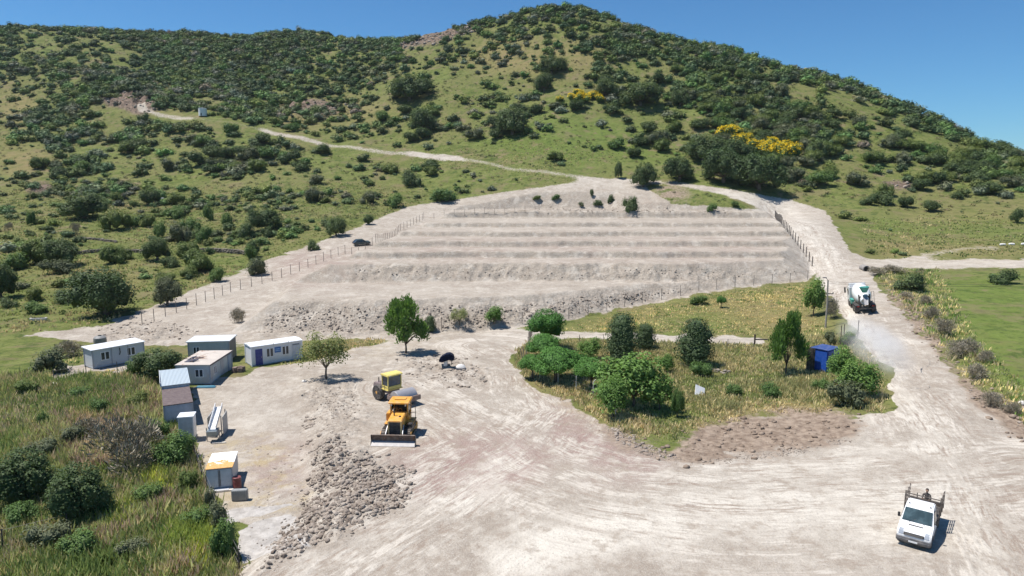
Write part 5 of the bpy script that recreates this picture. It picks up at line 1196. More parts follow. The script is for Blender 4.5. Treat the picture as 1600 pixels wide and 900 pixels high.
q = MB(); q.box(3.505, 3.54, 2.9, 3.75, 0.15, 1.95); q.build('side_door', mat('grey_door', (0.46, 0.45, 0.46), 0.5, dirt=0.2), t)
q = MB(); q.box(3.505, 3.56, 5.0, 5.9, 0.15, 2.0); q.build('blue_panel_door', mat('dusty_blue_panel', (0.25, 0.33, 0.45), 0.5, dirt=0.3), t)
cx, cy, czz = A.x-3.2, A.y+1.0, A.z+2.24
q = MB()
for i in range(8):
    a0 = R.uniform(0, 3.1); x0, y0 = R.uniform(0.0, 1.2), R.uniform(0, 1.6); q.tube([(x0, y0, 0.04+0.05*i), (x0+0.9*math.cos(a0), y0+0.9*math.sin(a0), 0.09+0.05*i)], 0.045, 5)
q.box(0.1, 1.1, 0.1, 1.2, 0.0, 0.06); tag(q.build('scrap_pile', mat('dark_scrap', (0.10, 0.10, 0.13), 0.7, var=0.3, rust=0.4), None, (cx, cy, czz)), 'heap of dark scrap lying on the rusty cabin roof', 'scrap')
# flat grey-roofed hut behind
A = ground(312, 578); t = thing('storage_hut', 'grey hut with pale flat roof behind the rusty-roofed cabin', 'hut', (A.x-2.6, A.y+3.0, gz(A.x-2, A.y+3)-0.05), 8)
shell(t, 4.6, 3.0, 2.5, mat('grey_green_wall', (0.47, 0.50, 0.49), 0.55, dirt=0.3))
r = MB(); r.prism([(-0.2, 2.52), (3.2, 2.52), (3.2, 2.64), (-0.2, 2.62)], -0.2, 4.8); r.build('roof', mat('pale_flat_roof', (0.63, 0.65, 0.66), 0.5, dirt=0.25, scale=0.7), t, bevel=0.012)
q = MB(); q.box(4.605, 4.64, 0.1, 2.9, 0.2, 2.45); q.build('dark_side_panel', mat('dark_blue_grey_panel', (0.10, 0.115, 0.14), 0.5, dirt=0.2), t)
window(t, 0.9, 1.1, 0.6, 0.8)
# teal sheet leaning flat in front of the corrugated cabin
g = ground(318, 607); t = MB(); t.box(0, 2.0, 0, 0.55, 0.02, 0.10); t.box(0.1, 1.9, 0.1, 0.5, 0.10, 0.16); tag(t.build('timber_stack', mat('teal_painted_sheet', (0.08, 0.26, 0.36), 0.5, dirt=0.3), None, (g.x-0.9, g.y, g.z), (0, 0, 0.05), bevel=0.01), 'low teal-blue sheet stack on the ground before the corrugated cabin', 'sheets')
# scrap beside the cabin's far end
g = ground(372, 581); q = MB()
for i in range(9):
    x0, y0 = R.uniform(-0.7, 0.7), R.uniform(-0.5, 0.5); q.box(x0-0.25, x0+0.25, y0-0.18, y0+0.18, 0, R.uniform(0.2, 0.7), Matrix.Rotation(R.uniform(0, 3), 4, 'Z'))
tag(q.build('scrap_pile', mat('brown_scrap', (0.16, 0.11, 0.09), 0.8, var=0.3, dirt=0.4), None, (g.x, g.y, g.z), bevel=0.02), 'brown junk heap at the right end of the corrugated cabin', 'scrap')

# two long containers in a row running away from the camera
A = ground(260, 671); ang = 28
ca, sa = math.cos(math.radians(ang)), math.sin(math.radians(ang))
t = thing('shipping_container', 'grey container with dark brown roof behind the white cabinet', 'container', (A.x-0.1, A.y, gz(A.x, A.y)-0.05), ang)
shell(t, 2.35, 5.4, 2.2, mat('grey_container_wall', (0.52, 0.55, 0.60), 0.5, var=0.05, dirt=0.25, stripes=('Y', 2.2, 0.02)))
r = MB(); r.box(-0.06, 2.41, -0.08, 5.45, 2.215, 2.29); r.build('roof', mat('dark_brown_roof', (0.115, 0.082, 0.078), 0.7, var=0.1, dirt=0.2, stripes=('Y', 1.5, 0.02)), t, bevel=0.01)
f = MB(); f.box(0.08, 2.27, -0.025, -0.004, 0.2, 2.12); f.build('end_wall', mat('blue_grey_end', (0.40, 0.44, 0.52), 0.5, dirt=0.15), t)
t = thing('shipping_container', 'container under a pale corrugated sheet roof, next to the brown-roofed one', 'container', (A.x-0.1-sa*5.7, A.y+ca*5.7, gz(A.x-sa*8, A.y+ca*8)-0.05), ang)
shell(t, 2.35, 5.2, 2.15, mat('pale_container_wall', (0.52, 0.56, 0.58), 0.5, dirt=0.3, stripes=('Y', 2.2, 0.02)))
r = MB(); r.prism([(-0.15, 2.18), (5.35, 2.42), (5.35, 2.47), (-0.15, 2.23)], -0.12, 2.5); r.build('roof', mat('pale_corrugated_roof', (0.58, 0.66, 0.70), 0.4, 0.1, var=0.05, dirt=0.2, stripes=('X', 2.6, 0.05)), t)
q = MB(); q.box(-0.16, -0.122, -0.16, 5.36, 2.1, 2.52); q.build('white_edge', FRAMEW, t)
# white cabinet
A = ground(280, 690); t = thing('site_toilet', 'white upright cabinet with its shaded front toned grey, beside the containers', 'cabinet', (A.x, A.y, gz(A.x, A.y)), 14)
b = MB(); b.box(0, 1.2, 0, 1.15, 0.15, 2.1); b.build('walls', WHITE, t, bevel=0.02)
b = MB(); b.box(0.07, 1.13, -0.035, -0.004, 0.25, 2.0); o = b.build('door', mat('cabinet_door_shade_grey', (0.44, 0.47, 0.50), 0.45, dirt=0.1), t, bevel=0.008); k = MB(); k.box(1.0, 1.06, -0.07, -0.037, 0.95, 1.1); k.build('handle', STEEL, o)  # door toned grey to paint the shade on the cabinet front
b = MB(); b.prism([(-0.06, 2.11), (1.2, 2.11), (1.2, 2.18), (-0.06, 2.16)], -0.05, 1.25); b.build('roof', ROOFW, t)
b = MB(); b.box(-0.05, 1.25, -0.1, 1.2, 0.0, 0.145); b.build('plinth', mat('pale_concrete', (0.48, 0.45, 0.40), 0.9, dirt=0.3), t, bevel=0.02)
# inclined white chute with panels
A = ground(338, 692); t = thing('loading_chute', 'white inclined chute on a grey steel frame near the containers', 'chute', (A.x-0.4, A.y+0.3, gz(A.x, A.y)), 12)
b = MB(); b.prism([(-0.1, 1.0), (3.0, 2.0), (3.0, 2.12), (-0.1, 1.12)], -0.28, 0.28); b.prism([(-0.1, 1.12), (3.0, 2.12), (3.0, 2.5), (-0.1, 1.4)], -0.31, -0.27); b.prism([(-0.1, 1.12), (3.0, 2.12), (3.0, 2.5), (-0.1, 1.4)], 0.27, 0.31); b.build('trough', WHITE, t)
for x in (-0.6, 0.62):
    b = MB(); b.box(x-0.03, x+0.03, 1.2, 3.0, 0.05, 1.75); b.build('side_panel', mat('grey_ribbed_panel', (0.38, 0.38, 0.37), 0.6, dirt=0.3, stripes=('Y', 3.0, 0.02)), t)
for x in (-0.5, 0.5):
    for y in (0.1, 1.1, 2.9): b = MB(); b.box(x-0.04, x+0.04, y-0.04, y+0.04, 0, 1.2 if y < 1 else 1.9); b.build('leg', STEEL, t)
b = MB(); b.box(-0.42, 0.42, -0.2, 0.5, 0.55, 1.05); b.prism([(-0.5, 1.05), (-0.2, 0.55), (-0.15, 0.6), (-0.45, 1.1)], -0.42, 0.42); b.build('discharge_box', mat('blue_grey_box', (0.22, 0.27, 0.30), 0.5, dirt=0.2), t)
for p in ((327, 683), (342, 693)):
    g = ground(*p); q = MB(); q.box(-0.55, 0.55, -0.09, 0.09, 0, 0.1); tag(q.build('timber_beam', mat('pale_timber', (0.62, 0.57, 0.49), 0.8), None, (g.x, g.y, g.z), (0, 0, 0.2), bevel=0.01), 'pale timber beam lying at the foot of the white chute, ' + ('further one' if p[0] == 327 else 'nearer one'), 'beam')
# truck box used as a store
A = ground(325, 769); t = thing('box_body', 'small grey box store with two doors and a white roof stained orange', 'container', (A.x-0.1, A.y+0.1, gz(A.x, A.y)), 15)
b = MB(); b.box(0, 1.75, 0, 3.0, 0.16, 1.62); b.build('walls', mat('weathered_box_wall', (0.40, 0.43, 0.45), 0.5, dirt=0.3), t, bevel=0.015)
g0 = NG('white_roof_orange_stain'); o = g0.obj(); y = g0.sepv(o)[1]; n = g0.noise(o, 1.6, 5, 0.65)
st = g0.mr(g0.math('ADD', g0.math('MULTIPLY', y, -0.42), g0.math('MULTIPLY', n, 1.4)), 0.18, 0.24)
rm = g0.done(g0.mix(st, (0.82, 0.80, 0.76), g0.mix(g0.mr(g0.noise(o, 6, 3), 0.3, 0.7), (0.60, 0.30, 0.09), (0.70, 0.42, 0.17))), 0.6)
b = MB(); b.box(-0.04, 1.79, -0.06, 3.05, 1.625, 1.68); b.build('roof', rm, t, bevel=0.01)
for s in (0, 1):
    b = MB(); b.box(0.07+s*0.83, 0.85+s*0.83, -0.04, -0.004, 0.22, 1.55); o = b.build('door', mat('blue_grey_door', (0.45, 0.49, 0.52), 0.45, dirt=0.15), t, bevel=0.008)
    k = MB(); k.box(0.80+s*0.10, 0.83+s*0.10, -0.07, -0.042, 0.3, 1.5); k.build('locking_bar', DARKSTEEL, o)
b = MB(); b.box(0.0, 1.8, -0.5, 0.4, 0.0, 0.15); b.build('pallet_base', mat('pale_timber', (0.62, 0.57, 0.49), 0.8), t, bevel=0.01)
for i in range(3):
    pl = MB(); pl.box(0.25, 1.5, -0.48+i*0.14, -0.38+i*0.14, 0.155, 0.185); pl.build('white_plank', WHITE, t)
A = ground(373, 784); t = thing('plastic_crate', 'grey ribbed crate beside the small box store', 'crate', (A.x-0.5, A.y, gz(A.x, A.y)), 6)
b = MB(); b.box(0, 1.05, 0, 0.4, 0.02, 0.78); b.build('crate_body', mat('grey_crate', (0.26, 0.27, 0.26), 0.6, dirt=0.3), t, bevel=0.03)
b = MB()
for i in range(7): b.box(0.06+i*0.145, 0.12+i*0.145, -0.03, -0.002, 0.06, 0.74)
b.build('ribs', mat('grey_crate', (0.26, 0.27, 0.26)), t)
A = ground(371, 764); t = thing('fuel_drum', 'dark red drum in the shade of the small box store', 'drum', (A.x-0.05, A.y+0.1, gz(A.x, A.y)))
b = MB(); b.lathe([(0.28, 0), (0.3, 0.03), (0.29, 0.28), (0.305, 0.3), (0.29, 0.32), (0.29, 0.58), (0.305, 0.6), (0.29, 0.62), (0.3, 0.86), (0.27, 0.88), (0.05, 0.86)], None, 20); b.build('drum_body', mat('dark_red_drum', (0.16, 0.025, 0.025), 0.5, dirt=0.3), t)

# ---- tarpaulin draped over a white barrel, and white sack, in the middle of the yard
A = ground(696, 572); t = thing('covered_barrel', 'dark navy tarpaulin sagging over a white barrel by the spoil heap', 'tarpaulin', (A.x, A.y+0.1, A.z), scale=(0.85, 0.85, 0.85))
b = MB(); b.lathe([(0.24, 0), (0.27, 0.05), (0.27, 0.9), (0.22, 0.98)], Matrix.Rotation(0.05, 4, 'Y'), 16); b.build('barrel', WHITE, t)
b = MB(); b.prism([(-0.85, 0.70), (-0.80, 1.02), (-0.45, 1.38), (0.15, 1.72), (0.62, 1.78), (1.05, 1.52), (1.22, 1.0), (1.05, 0.80), (0.60, 0.95), (0.10, 0.80), (-0.35, 0.60)], -0.55, 0.60, M=Matrix.Rotation(-math.pi/2, 4, 'Z'))
b.build('tarpaulin', mat('navy_tarpaulin', (0.012, 0.016, 0.036), 0.85, var=0.35, spec=0.15, bump=0.08), t, bevel=0.04)
b = MB(); b.tube([(0.75, 0.3, 0), (0.8, 0.32, 1.6)], 0.04); b.build('prop_pole', BARK, t)
g = ground(720, 577); b = MB(); b.lathe([(0.1, 0), (0.42, 0.08), (0.48, 0.3), (0.34, 0.55), (0.12, 0.66), (0.05, 0.6)], Matrix.Diagonal((1.2, 0.8, 0.9, 1)), 14); tag(b.build('sack', mat('white_sack', (0.72, 0.69, 0.64), 0.8, var=0.1, bump=0.05), None, (g.x, g.y, g.z)), 'white sack slumped on the rubble right of the navy tarpaulin', 'sack')

# ---- blue hut in the garden, pole, gate posts
A = ground(1292, 583); t = thing('blue_hut', 'bright blue sheeted hut behind young trees by the haul road', 'hut', (A.x, A.y, gz(A.x, A.y)-0.05), 38)
BLUE = mat('bright_blue_sheet', (0.012, 0.085, 0.42), 0.4, var=0.12, dirt=0.1)
b = MB(); b.box(-0.0, 2.6, 0, 2.0, 0.05, 2.5); b.build('walls', BLUE, t, bevel=0.12, seg=3)
b = MB(); b.box(0.3, 2.2, -0.03, -0.004, 0.3, 2.0); b.build('shade_panel', mat('blue_sheet_shade_tone', (0.012, 0.05, 0.22), 0.5), t)  # added panel in darker blue, painting the shade on this wall
b = MB(); b.box(-0.06, 2.66, -0.05, 2.05, 2.51, 2.58); b.build('roof', mat('dark_blue_roof', (0.02, 0.06, 0.22), 0.5, dirt=0.3), t, bevel=0.02)
b = MB(); b.box(-0.55, -0.45, 1.2, 2.1, 0.0, 2.6); b.build('dark_side_screen', BLACKP, t)
g = ground(1093, 620); t = MB(); t.box(-0.55, 0.55, -0.02, 0.03, 0.0, 1.15); tag(t.build('signboard_back', WHITE, None, (g.x, g.y, g.z+0.05), (math.radians(-38), math.radians(24), 0.15), bevel=0.01), 'tilted white board lying in the garden grass', 'board')
A = ground(1290, 512); t = thing('lamp_pole', 'tall wooden pole with a street lamp on top beside the haul road', 'lamp pole', (A.x, A.y, A.z))
b = MB(); b.tube([(0, 0, -0.3), (0.0, 0, 3.4), (-0.1, 0, 6.6)], 0.13, 10, 0.085); b.build('pole', mat('weathered_pole_wood', (0.33, 0.29, 0.245), 0.9, var=0.15), t)
b = MB(); b.tube([(-0.1, 0, 6.45), (-0.25, -0.05, 6.75), (-0.5, -0.1, 6.9)], 0.035); o = b.build('lamp_arm', DARKSTEEL, t); b = MB(); b.prism([(-0.12, 0), (0.12, 0), (0.08, 0.12), (-0.08, 0.12)], -0.34, 0.18, M=Matrix.Translation((-0.55, -0.1, 6.88))); b.build('lamp_head', GREYP, o, bevel=0.02)
for z in (4.7, 3.6):
    b = MB(); b.box(0.05, 0.75, -0.05, 0.05, z-0.05, z+0.06); b.cyl((0.7, 0, z+0.06), (0.7, 0, z+0.22), 0.06); b.build('bracket', DARKSTEEL, t)
for i, (z, e) in enumerate(((6.35, 6.4), (6.1, 6.0))):
    b = MB(); n = 16; b.tube([(0.05+75*q/n, 5.0*q/n, z-1.6*4*(q/n)*(1-q/n)*0.6+q/n*0.6) for q in range(n+1)], 0.016, 4); b.build('overhead_wire', mat('dark_cable', (0.05, 0.05, 0.05), 0.6), t)
for p, h, lab in (((1313, 541), 2.6, 'thin dark rusty post left of the gap by the haul road'), ((1318, 536), 2.4, 'thin rusty post standing just behind another by the haul road'), ((1340, 530), 2.4, 'thin black post with a cross fitting at the haul road edge'), ((1179, 540), 1.5, 'short thick black post at the end of the side track'), ((866, 590), 1.6, 'slender grey post under the bright garden pines')):
    g = ground(*p); t = thing('gate_post', lab, 'post', (g.x, g.y, g.z)); b = MB(); r = 0.11 if h == 1.5 else 0.045; b.tube([(0, 0, -0.2), (0, 0, h)], r, 8); b.build('shaft', mat('rusty_dark_post', (0.07, 0.045, 0.04), 0.8, rust=0.4), t)
    if p[0] == 1340: b = MB(); b.box(-0.18, 0.18, -0.03, 0.03, 0.75, 0.83); b.build('cross_fitting', DARKSTEEL, t)
    if p[0] == 1179: b = MB(); b.box(0.12, 1.7, -0.05, 0.05, 0.75, 0.9); b.build('barrier_arm', RAIL, t)

# ---- fences: each fence is one thing, every post a part
def fence(name, label, pts, step, h, r, m, wires=2, lean=0.0, bent=False, wm=None):
    P = gline(pts); seg = np.hypot(*np.diff(P, axis=0).T); cum = np.concatenate([[0], np.cumsum(seg)]); n = max(2, int(cum[-1]/step)+1)
    t = thing(name, label, 'fence', (P[0][0], P[0][1], gz(*P[0]))); o0 = Vector(t.location); tops = []
    for k in range(min(n, 98)):
        d = cum[-1]*k/(min(n, 98)-1); x, y = np.interp(d, cum, P[:, 0]), np.interp(d, cum, P[:, 1]); z = gz(x, y); hh = h*R.uniform(0.93, 1.05)
        b = MB(); a = Vector((x, y, z-0.2))-o0; tp = Vector((x+R.uniform(-lean, lean)*hh, y+R.uniform(-lean, lean)*hh, z+hh))-o0
        pts3 = [a, (a+tp)*0.5, tp]
        if bent: pts3.append(tp+Vector((0.22, 0.1, 0.22)))
        b.tube(pts3, r, 6, r*0.9); b.build('post', m, t); tops.append((a, tp))
    if wires:
        for q in np.linspace(0.35, 0.95, wires):
            w = MB(); w.tube([a+(tp-a)*q for a, tp in tops], 0.012, 3); w.build('wire', wm or mat('dark_wire', (0.12, 0.11, 0.10), 0.6), t)
    return t
PM = mat('grey_steel_post', (0.13, 0.115, 0.105), 0.7, dirt=0.2); PD = mat('dark_steel_post', (0.055, 0.045, 0.042), 0.7)
fence('post_fence', 'long line of thin posts along the left edge of the terraces', [(222,507),(300,480),(365,455),(428,438),(485,417),(536,396),(585,383),(625,361),(660,344)], 2.6, 2.0, 0.055, PM)
fence('post_fence', 'row of thin posts along the top edge of the terraces', [(662,342),(700,335),(760,332),(836,331)], 3.0, 1.9, 0.05, PM)
fence('post_fence', 'closely spaced dark posts between the terraces and the haul road', [(1211,339),(1222,352),(1236,370),(1250,388),(1269,416)], 3.0, 2.1, 0.09, PD)
fence('post_fence', 'thin post fence between the dry field and the terraces', [(690,516),(860,504),(1000,474),(1130,450),(1262,437)], 4.0, 1.9, 0.045, PM)
fence('mesh_fence', 'white concrete posts with bent tops along the left garden edge', [(872,600),(899,610),(929,622),(962,648)], 2.3, 1.6, 0.055, mat('white_concrete_post', (0.62, 0.60, 0.56), 0.8), 3, 0, True)
fence('stick_fence', 'leaning weathered wooden posts at the corner of the garden', [(832,520),(826,545),(818,566)], 1.1, 1.7, 0.06, mat('weathered_sticks', (0.30, 0.25, 0.21), 0.9), 2, 0.22)
fence('post_fence', 'low post fence along the garden side of the track', [(905,536),(1000,537),(1090,541),(1178,545)], 3.2, 1.2, 0.04, PM)
fence('mesh_fence', 'dark wire fence overgrown by weeds at the left of the concrete pads', [(300,700),(320,760),(338,800),(352,840),(374,890)], 2.2, 1.3, 0.045, PD, 3, 0.08)
fence('post_fence', 'thin posts standing in the weeds near the lower left corner', [(4,862),(55,845),(105,835)], 2.6, 1.4, 0.045, PD, 2, 0.08)
fence('post_fence', 'posts below the leftmost cabin at the edge of the pale path', [(85,600),(130,592),(170,586),(230,578)], 2.4, 1.5, 0.045, PM)

# ---- walls, pipes and oddments further off
ROCKM = None
def stone_wall(label, pts, h, wdt):
    P = gline(pts); t = np.concatenate([[0], np.cumsum(np.hypot(*np.diff(P, axis=0).T))]); rg = np.random.default_rng(len(label)); V, Fc = [], []; o = 0; iv, fi = ico(1)
    for d in np.arange(0, t[-1], 0.28):
        x, y = np.interp(d, t, P[:, 0]), np.interp(d, t, P[:, 1])
        for k in range(int(h/0.22)+1):
            s = rg.uniform(0.16, 0.27); v = iv*np.array([s*1.3, s, s*0.75])*(1+rg.normal(0, 0.12, (len(iv), 1))); V.append(v+[x+rg.normal(0, wdt*0.3), y+rg.normal(0, wdt*0.3), gz(x, y)+0.05+k*0.2]); Fc.append(fi+o); o += len(v)
    me = fast_mesh('stone_wall', np.concatenate(V), np.concatenate(Fc), [], [mat('field_stone', (0.22, 0.19, 0.15), 0.95, var=0.25, scale=0.8)]); tag(link('stone_wall', me), label, 'wall')
stone_wall('low dry stone wall crossing the left meadow behind the big oak', [(120,398),(160,393),(200,394),(245,396)], 0.8, 0.5)
stone_wall('dry stone wall ending at the left road embankment', [(300,394),(340,394),(385,398)], 0.9, 0.5)
stone_wall('stub of old stone wall above the olive bushes', [(120,373),(150,375),(182,379)], 0.6, 0.5)
stone_wall('short stone wall at the left edge of the meadow', [(-20,386),(20,390),(45,392)], 0.7, 0.5)
stone_wall('tumbled wall line across the middle of the garden', [(1065,574),(1100,578),(1140,584)], 0.35, 0.4)
g = ground(317, 181); t = thing('water_tank', 'white round water tank on the far hillside track', 'tank', (g.x, g.y, g.z-0.1))
b = MB(); b.lathe([(2.0, 0), (2.0, 3.6), (2.06, 3.62), (2.06, 3.8), (1.9, 3.85), (0.1, 4.1)], None, 32); b.build('tank_body', mat('white_tank_paint', (0.74, 0.74, 0.73), 0.5, dirt=0.15), t); b = MB(); b.box(-0.3, 0.3, -2.03, -1.97, 0.1, 1.4); b.build('access_door', GREYP, t)
g = ground(247, 318); t = thing('field_shed', 'tiny white shed among bushes on the upper left meadow', 'shed', (g.x, g.y, g.z-0.05), 10)
b = MB(); b.box(-1.2, 1.2, 0, 1.6, 0, 1.7); b.build('walls', mat('grey_shed_wall', (0.42, 0.41, 0.39), 0.8), t); b = MB(); b.prism([(-0.3, 1.72), (1.9, 1.92), (1.9, 2.02), (-0.3, 1.82)], -1.5, 1.5); b.build('roof', ROOFW, t); b = MB(); b.box(-0.4, 0.4, -0.04, -0.004, 0.05, 1.5); b.build('door', BLACKP, t)
g = ground(60, 501); t = thing('stone_trough', 'pale stone trough lying on the grass at the far left', 'trough', (g.x, g.y, g.z), 12)
b = MB(); b.box(-1.2, 1.2, -0.35, 0.35, 0, 0.45); b.build('block', mat('pale_limestone', (0.62, 0.58, 0.52), 0.9), t, bevel=0.06); b = MB(); b.box(-0.95, 0.95, -0.2, 0.2, 0.452, 0.47); b.build('basin', mat('dark_water', (0.05, 0.055, 0.05), 0.2), t)
g = ground(1354, 424); t = thing('culvert_pipe', 'dark open end of a concrete culvert pipe beside the haul road', 'pipe', (g.x, g.y, g.z))
b = MB(); b.cyl((0, 0, 0.45), (0.3, 2.2, 0.5), 0.62, n=20); b.build('pipe', mat('culvert_concrete', (0.26, 0.24, 0.22), 0.9), t); b = MB(); b.cyl((-0.003, -0.02, 0.45), (0.005, 0.03, 0.45), 0.5, n=20); b.build('opening_shade', mat('painted_pipe_shade', (0.015, 0.014, 0.013), 0.95), t)  # dark disc paints the shade inside the pipe; the cylinder is solid
g = ground(1590, 383)
for i, dx in enumerate((-3.5, -1.2, 1.4, 4.0)):
    b = MB(); b.lathe([(0.1, -0.7), (0.28, -0.55), (0.32, 0), (0.28, 0.55), (0.1, 0.7)], Matrix.Translation((0, 0, 0.22)) @ Matrix.Rotation(math.pi/2, 4, 'Y') @ Matrix.Rotation(0.3*i, 4, 'X'), 12); x, y = g.x+dx, g.y+0.3*math.sin(i*2.0)
    tag(b.build('white_bale', mat('white_sack', (0.72, 0.69, 0.64)), None, (x, y, gz(x, y)), (0, 0, 0.2*i)), ['white wrapped bale, first from the left in the right-hand field row', 'white wrapped bale, second from the left in the right-hand field row', 'white wrapped bale, third from the left in the right-hand field row', 'white wrapped bale, nearest the right edge of the photo'][i], 'bale', 'white bales in the far right field')
for p, s, lab in (((85, 604), 0.8, 'white boulder at the pale path end left of the cabins'), ((153, 596), 0.6, 'white stone in the weeds below the leftmost cabin'), ((218, 752), 0.45, 'white stone among the fennel in the weedy corner'), ((298, 711), 0.4, 'white stone at the edge of the container strip'), ((1598, 632), 0.6, 'dark-sided pale block at the right edge of the photo'), ((475, 597), 0.4, 'pale stone at the foot of the sparse yellowish tree')):
    g = ground(*p); iv, fi = ico(2); rg = np.random.default_rng(p[0]); v = iv*np.array([s*0.7, s*0.5, s*0.42])*(1+0.22*np.sin(iv[:, :1]*4+p[0])*np.sin(iv[:, 1:2]*5)+rg.normal(0, 0.03, (len(iv), 1)))
    me = fast_mesh('pale_stone', v, fi, [], [mat('pale_limestone', (0.62, 0.58, 0.52), 0.9)]); tag(link('pale_stone', me, None, (g.x, g.y, g.z+s*0.15)), lab, 'stone')

# ------------------------------------------------------------------ loose stone
def rocks():
    rg = np.random.default_rng(77)
    gm = NG('volcanic_rock'); o = gm.pos(); rn = gm.n('ShaderNodeObjectInfo').outputs['Random']
    col = gm.mix(gm.mr(gm.noise(o, 1.3, 4, 0.6), 0.3, 0.7), (0.205, 0.165, 0.132), (0.42, 0.358, 0.295)); col = gm.mix(rn, col, gm.mix(1.0, col, (0.72, 0.68, 0.66), 'MULTIPLY'))
    m = gm.done(col, 0.95, 0, 0.1, gm.bump(gm.noise(o, 7, 4), 0.08))
    iv, fi = ico(2); T = []
    for k in range(10):
        pl = rg.normal(size=(16, 3)); pl /= np.linalg.norm(pl, axis=1)[:, None]; d = rg.uniform(0.32, 0.9, 16); v = iv.copy()
        for a, b in zip(pl, d):
            q = v@a; v = v - np.maximum(q-b, 0)[:, None]*a
        T.append(v*np.array([1, rg.uniform(.7, 1), rg.uniform(.55, .85)]))
    ivl, fl = ico(1); TL = []
    for k in range(8):
        v = ivl*(1+rg.normal(0, 0.2, (len(ivl), 1))); TL.append(v*np.array([1, rg.uniform(.7, 1), rg.uniform(.5, .8)]))
    zones = [([[(470,640),(515,690),(575,720),(640,730),(630,795),(540,826),(480,850),(430,885),(400,895),(470,800),(495,745),(480,690)]], 4600, (0.03, 0.30), 'in the rubble bank left of the bulldozer'),
             ([[(478,600),(556,604),(560,650),(520,690),(490,650)]], 600, (0.03, 0.12), 'on the gravel slope below the sparse tree'),
             ([[(385,520),(440,480),(820,476),(1000,456),(1120,446),(1000,472),(860,500),(740,514),(600,520)]], 2200, (0.05, 0.26), 'on the lower rubble face of the terraces'),
             ([[(560,418),(1250,420),(1255,432),(1000,437),(540,436)]], 500, (0.05, 0.22), 'on the big terrace face'),
             ([[(600,568),(700,555),(775,585),(765,604),(640,588)]], 500, (0.04, 0.26), 'in the spoil heap by the navy tarpaulin'),
             ([[(150,508),(250,500),(330,520),(250,540),(160,535)]], 350, (0.06, 0.3), 'on the stony bank behind the cabins'),
             ([[(840,322),(1000,320),(1170,328),(1150,335),(840,333)]], 450, (0.1, 0.42), 'along the top of the terraces'),
             ([[(930,668),(965,665),(1062,714),(1052,728),(985,702)]], 350, (0.04, 0.22), 'on the reddish soil heap'),
             ([[(1050,724),(1150,712),(1250,700),(1330,680),(1400,646),(1330,690),(1250,712),(1150,722)]], 500, (0.03, 0.12), 'along the pale edge of the dug slope'),
             ([[(1372,422),(1440,430),(1500,560),(1600,650),(1600,690),(1530,640),(1440,540),(1400,480)]], 400, (0.05, 0.22), 'on the bank right of the haul road'),
             ([[(585,72),(700,48),(770,34),(760,48),(690,70),(600,84)]], 260, (0.6, 1.8), 'on the rocky summit shoulder'),
             ([[(120,140),(220,135),(260,160),(230,180),(150,160)], [(450,155),(560,165),(500,185),(440,175)], [(1360,285),(1440,280),(1430,300),(1380,300)], [(1190,170),(1235,185),(1225,210),(1195,200)]], 420, (0.3, 1.1), 'in an outcrop on the hillside'),
             ([[(400,780),(480,790),(490,850),(420,900),(380,890),(350,820)], [(300,690),(470,690),(470,790),(340,790)]], 350, (0.02, 0.09), 'on the concrete pads')]
    X, Y, Sz, ZN = [], [], [], []
    for zi, (z, n, sz, lab) in enumerate(zones):
        c = raster(z, 9 if zi in (0, 1, 4) else 2); P = np.array([ground(min(max(a, -50), 1650), min(b, 940))[:2] for p in z for a, b in p]); lo, hi = P.min(0)-1, P.max(0)+1; got = 0; tries = 0
        while got < n and tries < 60:
            x = rg.uniform(lo[0], hi[0], 4000); y = rg.uniform(lo[1], hi[1], 4000); px, py = to_px(x, y, hz(x, y)); k = np.nonzero(sample(c, px, py) > (rg.uniform(0.15, 1.0, 4000) if zi in (0, 1, 4) else rg.uniform(0.3, 0.8, 4000)) + np.maximum(0, fbm(x/1.6, y/1.6, 300+zi, 3))*1.3)[0][:n-got]; tries += 1
            X.append(x[k]); Y.append(y[k]); Sz.append(sz[0]+(sz[1]-sz[0])*rg.random(len(k))**4.2); ZN.append(np.full(len(k), zi)); got += len(k)
    X, Y, Sz, ZN = map(np.concatenate, (X, Y, Sz, ZN)); Z = hz(X, Y); app = Sz/np.hypot(X, Y)
    big = np.zeros(len(X), bool); big[np.argsort(-app)[:292]] = True; meshes = [fast_mesh('rock', v, fi, [], [m]) for v in T]
    for i in np.nonzero(big)[0]:
        s = Sz[i]; qx, qy = to_px(X[i], Y[i], Z[i]+s*0.2)
        o = link('rock', meshes[rg.integers(10)], None, (X[i], Y[i], Z[i]+s*0.02), (rg.uniform(-.8, .8), rg.uniform(-.8, .8), rg.uniform(0, 6.28)), (s, s, s))
        tag(o, uniq('loose rock %s, %.1f%% across, %.1f%% down' % (zones[ZN[i]][3], qx/16, qy/9)), 'rock', 'rocks lying about the earthworks')
    V, Fc = [], []; off = 0
    for i in np.nonzero(~big)[0]:
        v = TL[rg.integers(8)]*Sz[i]*1.05; a = rg.uniform(0, 6.28); ca, sa = math.cos(a), math.sin(a)
        V.append(np.stack([v[:, 0]*ca-v[:, 1]*sa+X[i], v[:, 0]*sa+v[:, 1]*ca+Y[i], v[:, 2]+Z[i]+Sz[i]*0.1], 1)); Fc.append(fl+off); off += len(v)
    me = fast_mesh('rubble', np.concatenate(V), np.concatenate(Fc), [], [m]); tag(link('rubble', me), 'pale crushed stone and rubble strewn over the earthworks', 'rubble', kind='stuff')
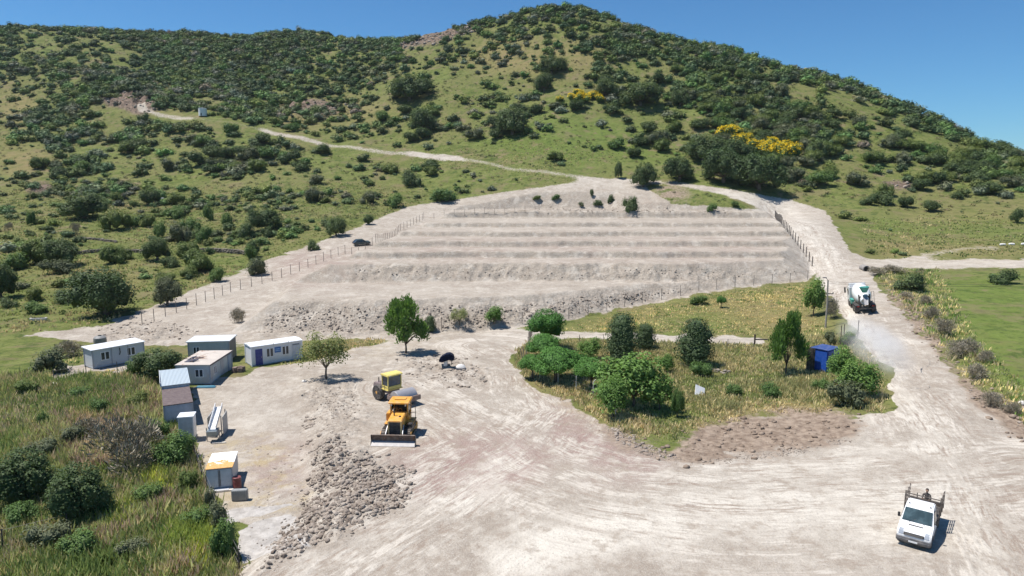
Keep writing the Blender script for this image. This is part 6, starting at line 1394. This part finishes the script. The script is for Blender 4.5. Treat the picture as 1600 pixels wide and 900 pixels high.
rocks()
def clods():
    rg = np.random.default_rng(5); g = NG('dug_earth'); n = g.noise(g.pos(), 1.5, 4)
    m = g.done(g.mix(g.mr(n, 0.3, 0.7), (0.185, 0.135, 0.10), (0.34, 0.265, 0.20)), 0.95, 0, 0.1)
    z = [[(1040,704),(1085,668),(1190,642),(1300,640),(1336,652),(1400,644),(1330,684),(1250,706),(1150,718),(1060,728)], [(920,668),(960,660),(1062,715),(1055,728),(980,704)], [(1372,424),(1440,470),(1490,560),(1600,650),(1600,700),(1545,655),(1460,556),(1402,484)]]
    c = raster(z, 6); P = np.array([ground(*p)[:2] for q in z for p in q]); lo, hi = P.min(0)-2, P.max(0)+2; iv, fi = ico(1)
    x = rg.uniform(lo[0], hi[0], 40000); y = rg.uniform(lo[1], hi[1], 40000); px, py = to_px(x, y, hz(x, y)); k = np.nonzero((sample(c, px, py) > rg.uniform(0.2, 1, 40000)) & (fbm(x/2, y/2, 88, 3) > rg.uniform(-0.5, 0.4, 40000)))[0][:700]
    V, Fc, o = [], [], 0
    for i in k:
        s = 0.04+0.22*rg.random()**4; v = iv*(1+rg.normal(0, 0.25, (len(iv), 1)))*np.array([s*1.2, s, s*0.7]); V.append(v+[x[i], y[i], gz(x[i], y[i])+s*0.2]); Fc.append(fi+o); o += len(v)
    me = fast_mesh('soil_clods', np.concatenate(V), np.concatenate(Fc), [], [m]); tag(link('soil_clods', me), 'brown clods of freshly dug earth on the cut banks', 'soil', kind='stuff')
clods()

# ---- thin air over the whole valley
def haze():
    b = MB(); b.box(-9000, 9000, -600, 4600, -120, 230); g = NG('air'); g.t.nodes.remove(g.b); v = g.n('ShaderNodeVolumePrincipled'); v.inputs['Color'].default_value = (0.82, 0.90, 1.0, 1); v.inputs['Density'].default_value = 0.00005; v.inputs['Anisotropy'].default_value = 0.2
    g.t.links.new(v.outputs[0], g.out.inputs['Volume']); o = b.build('haze', g.m, smooth=False); tag(o, 'faint blue summer haze', 'haze', kind='stuff')
haze()
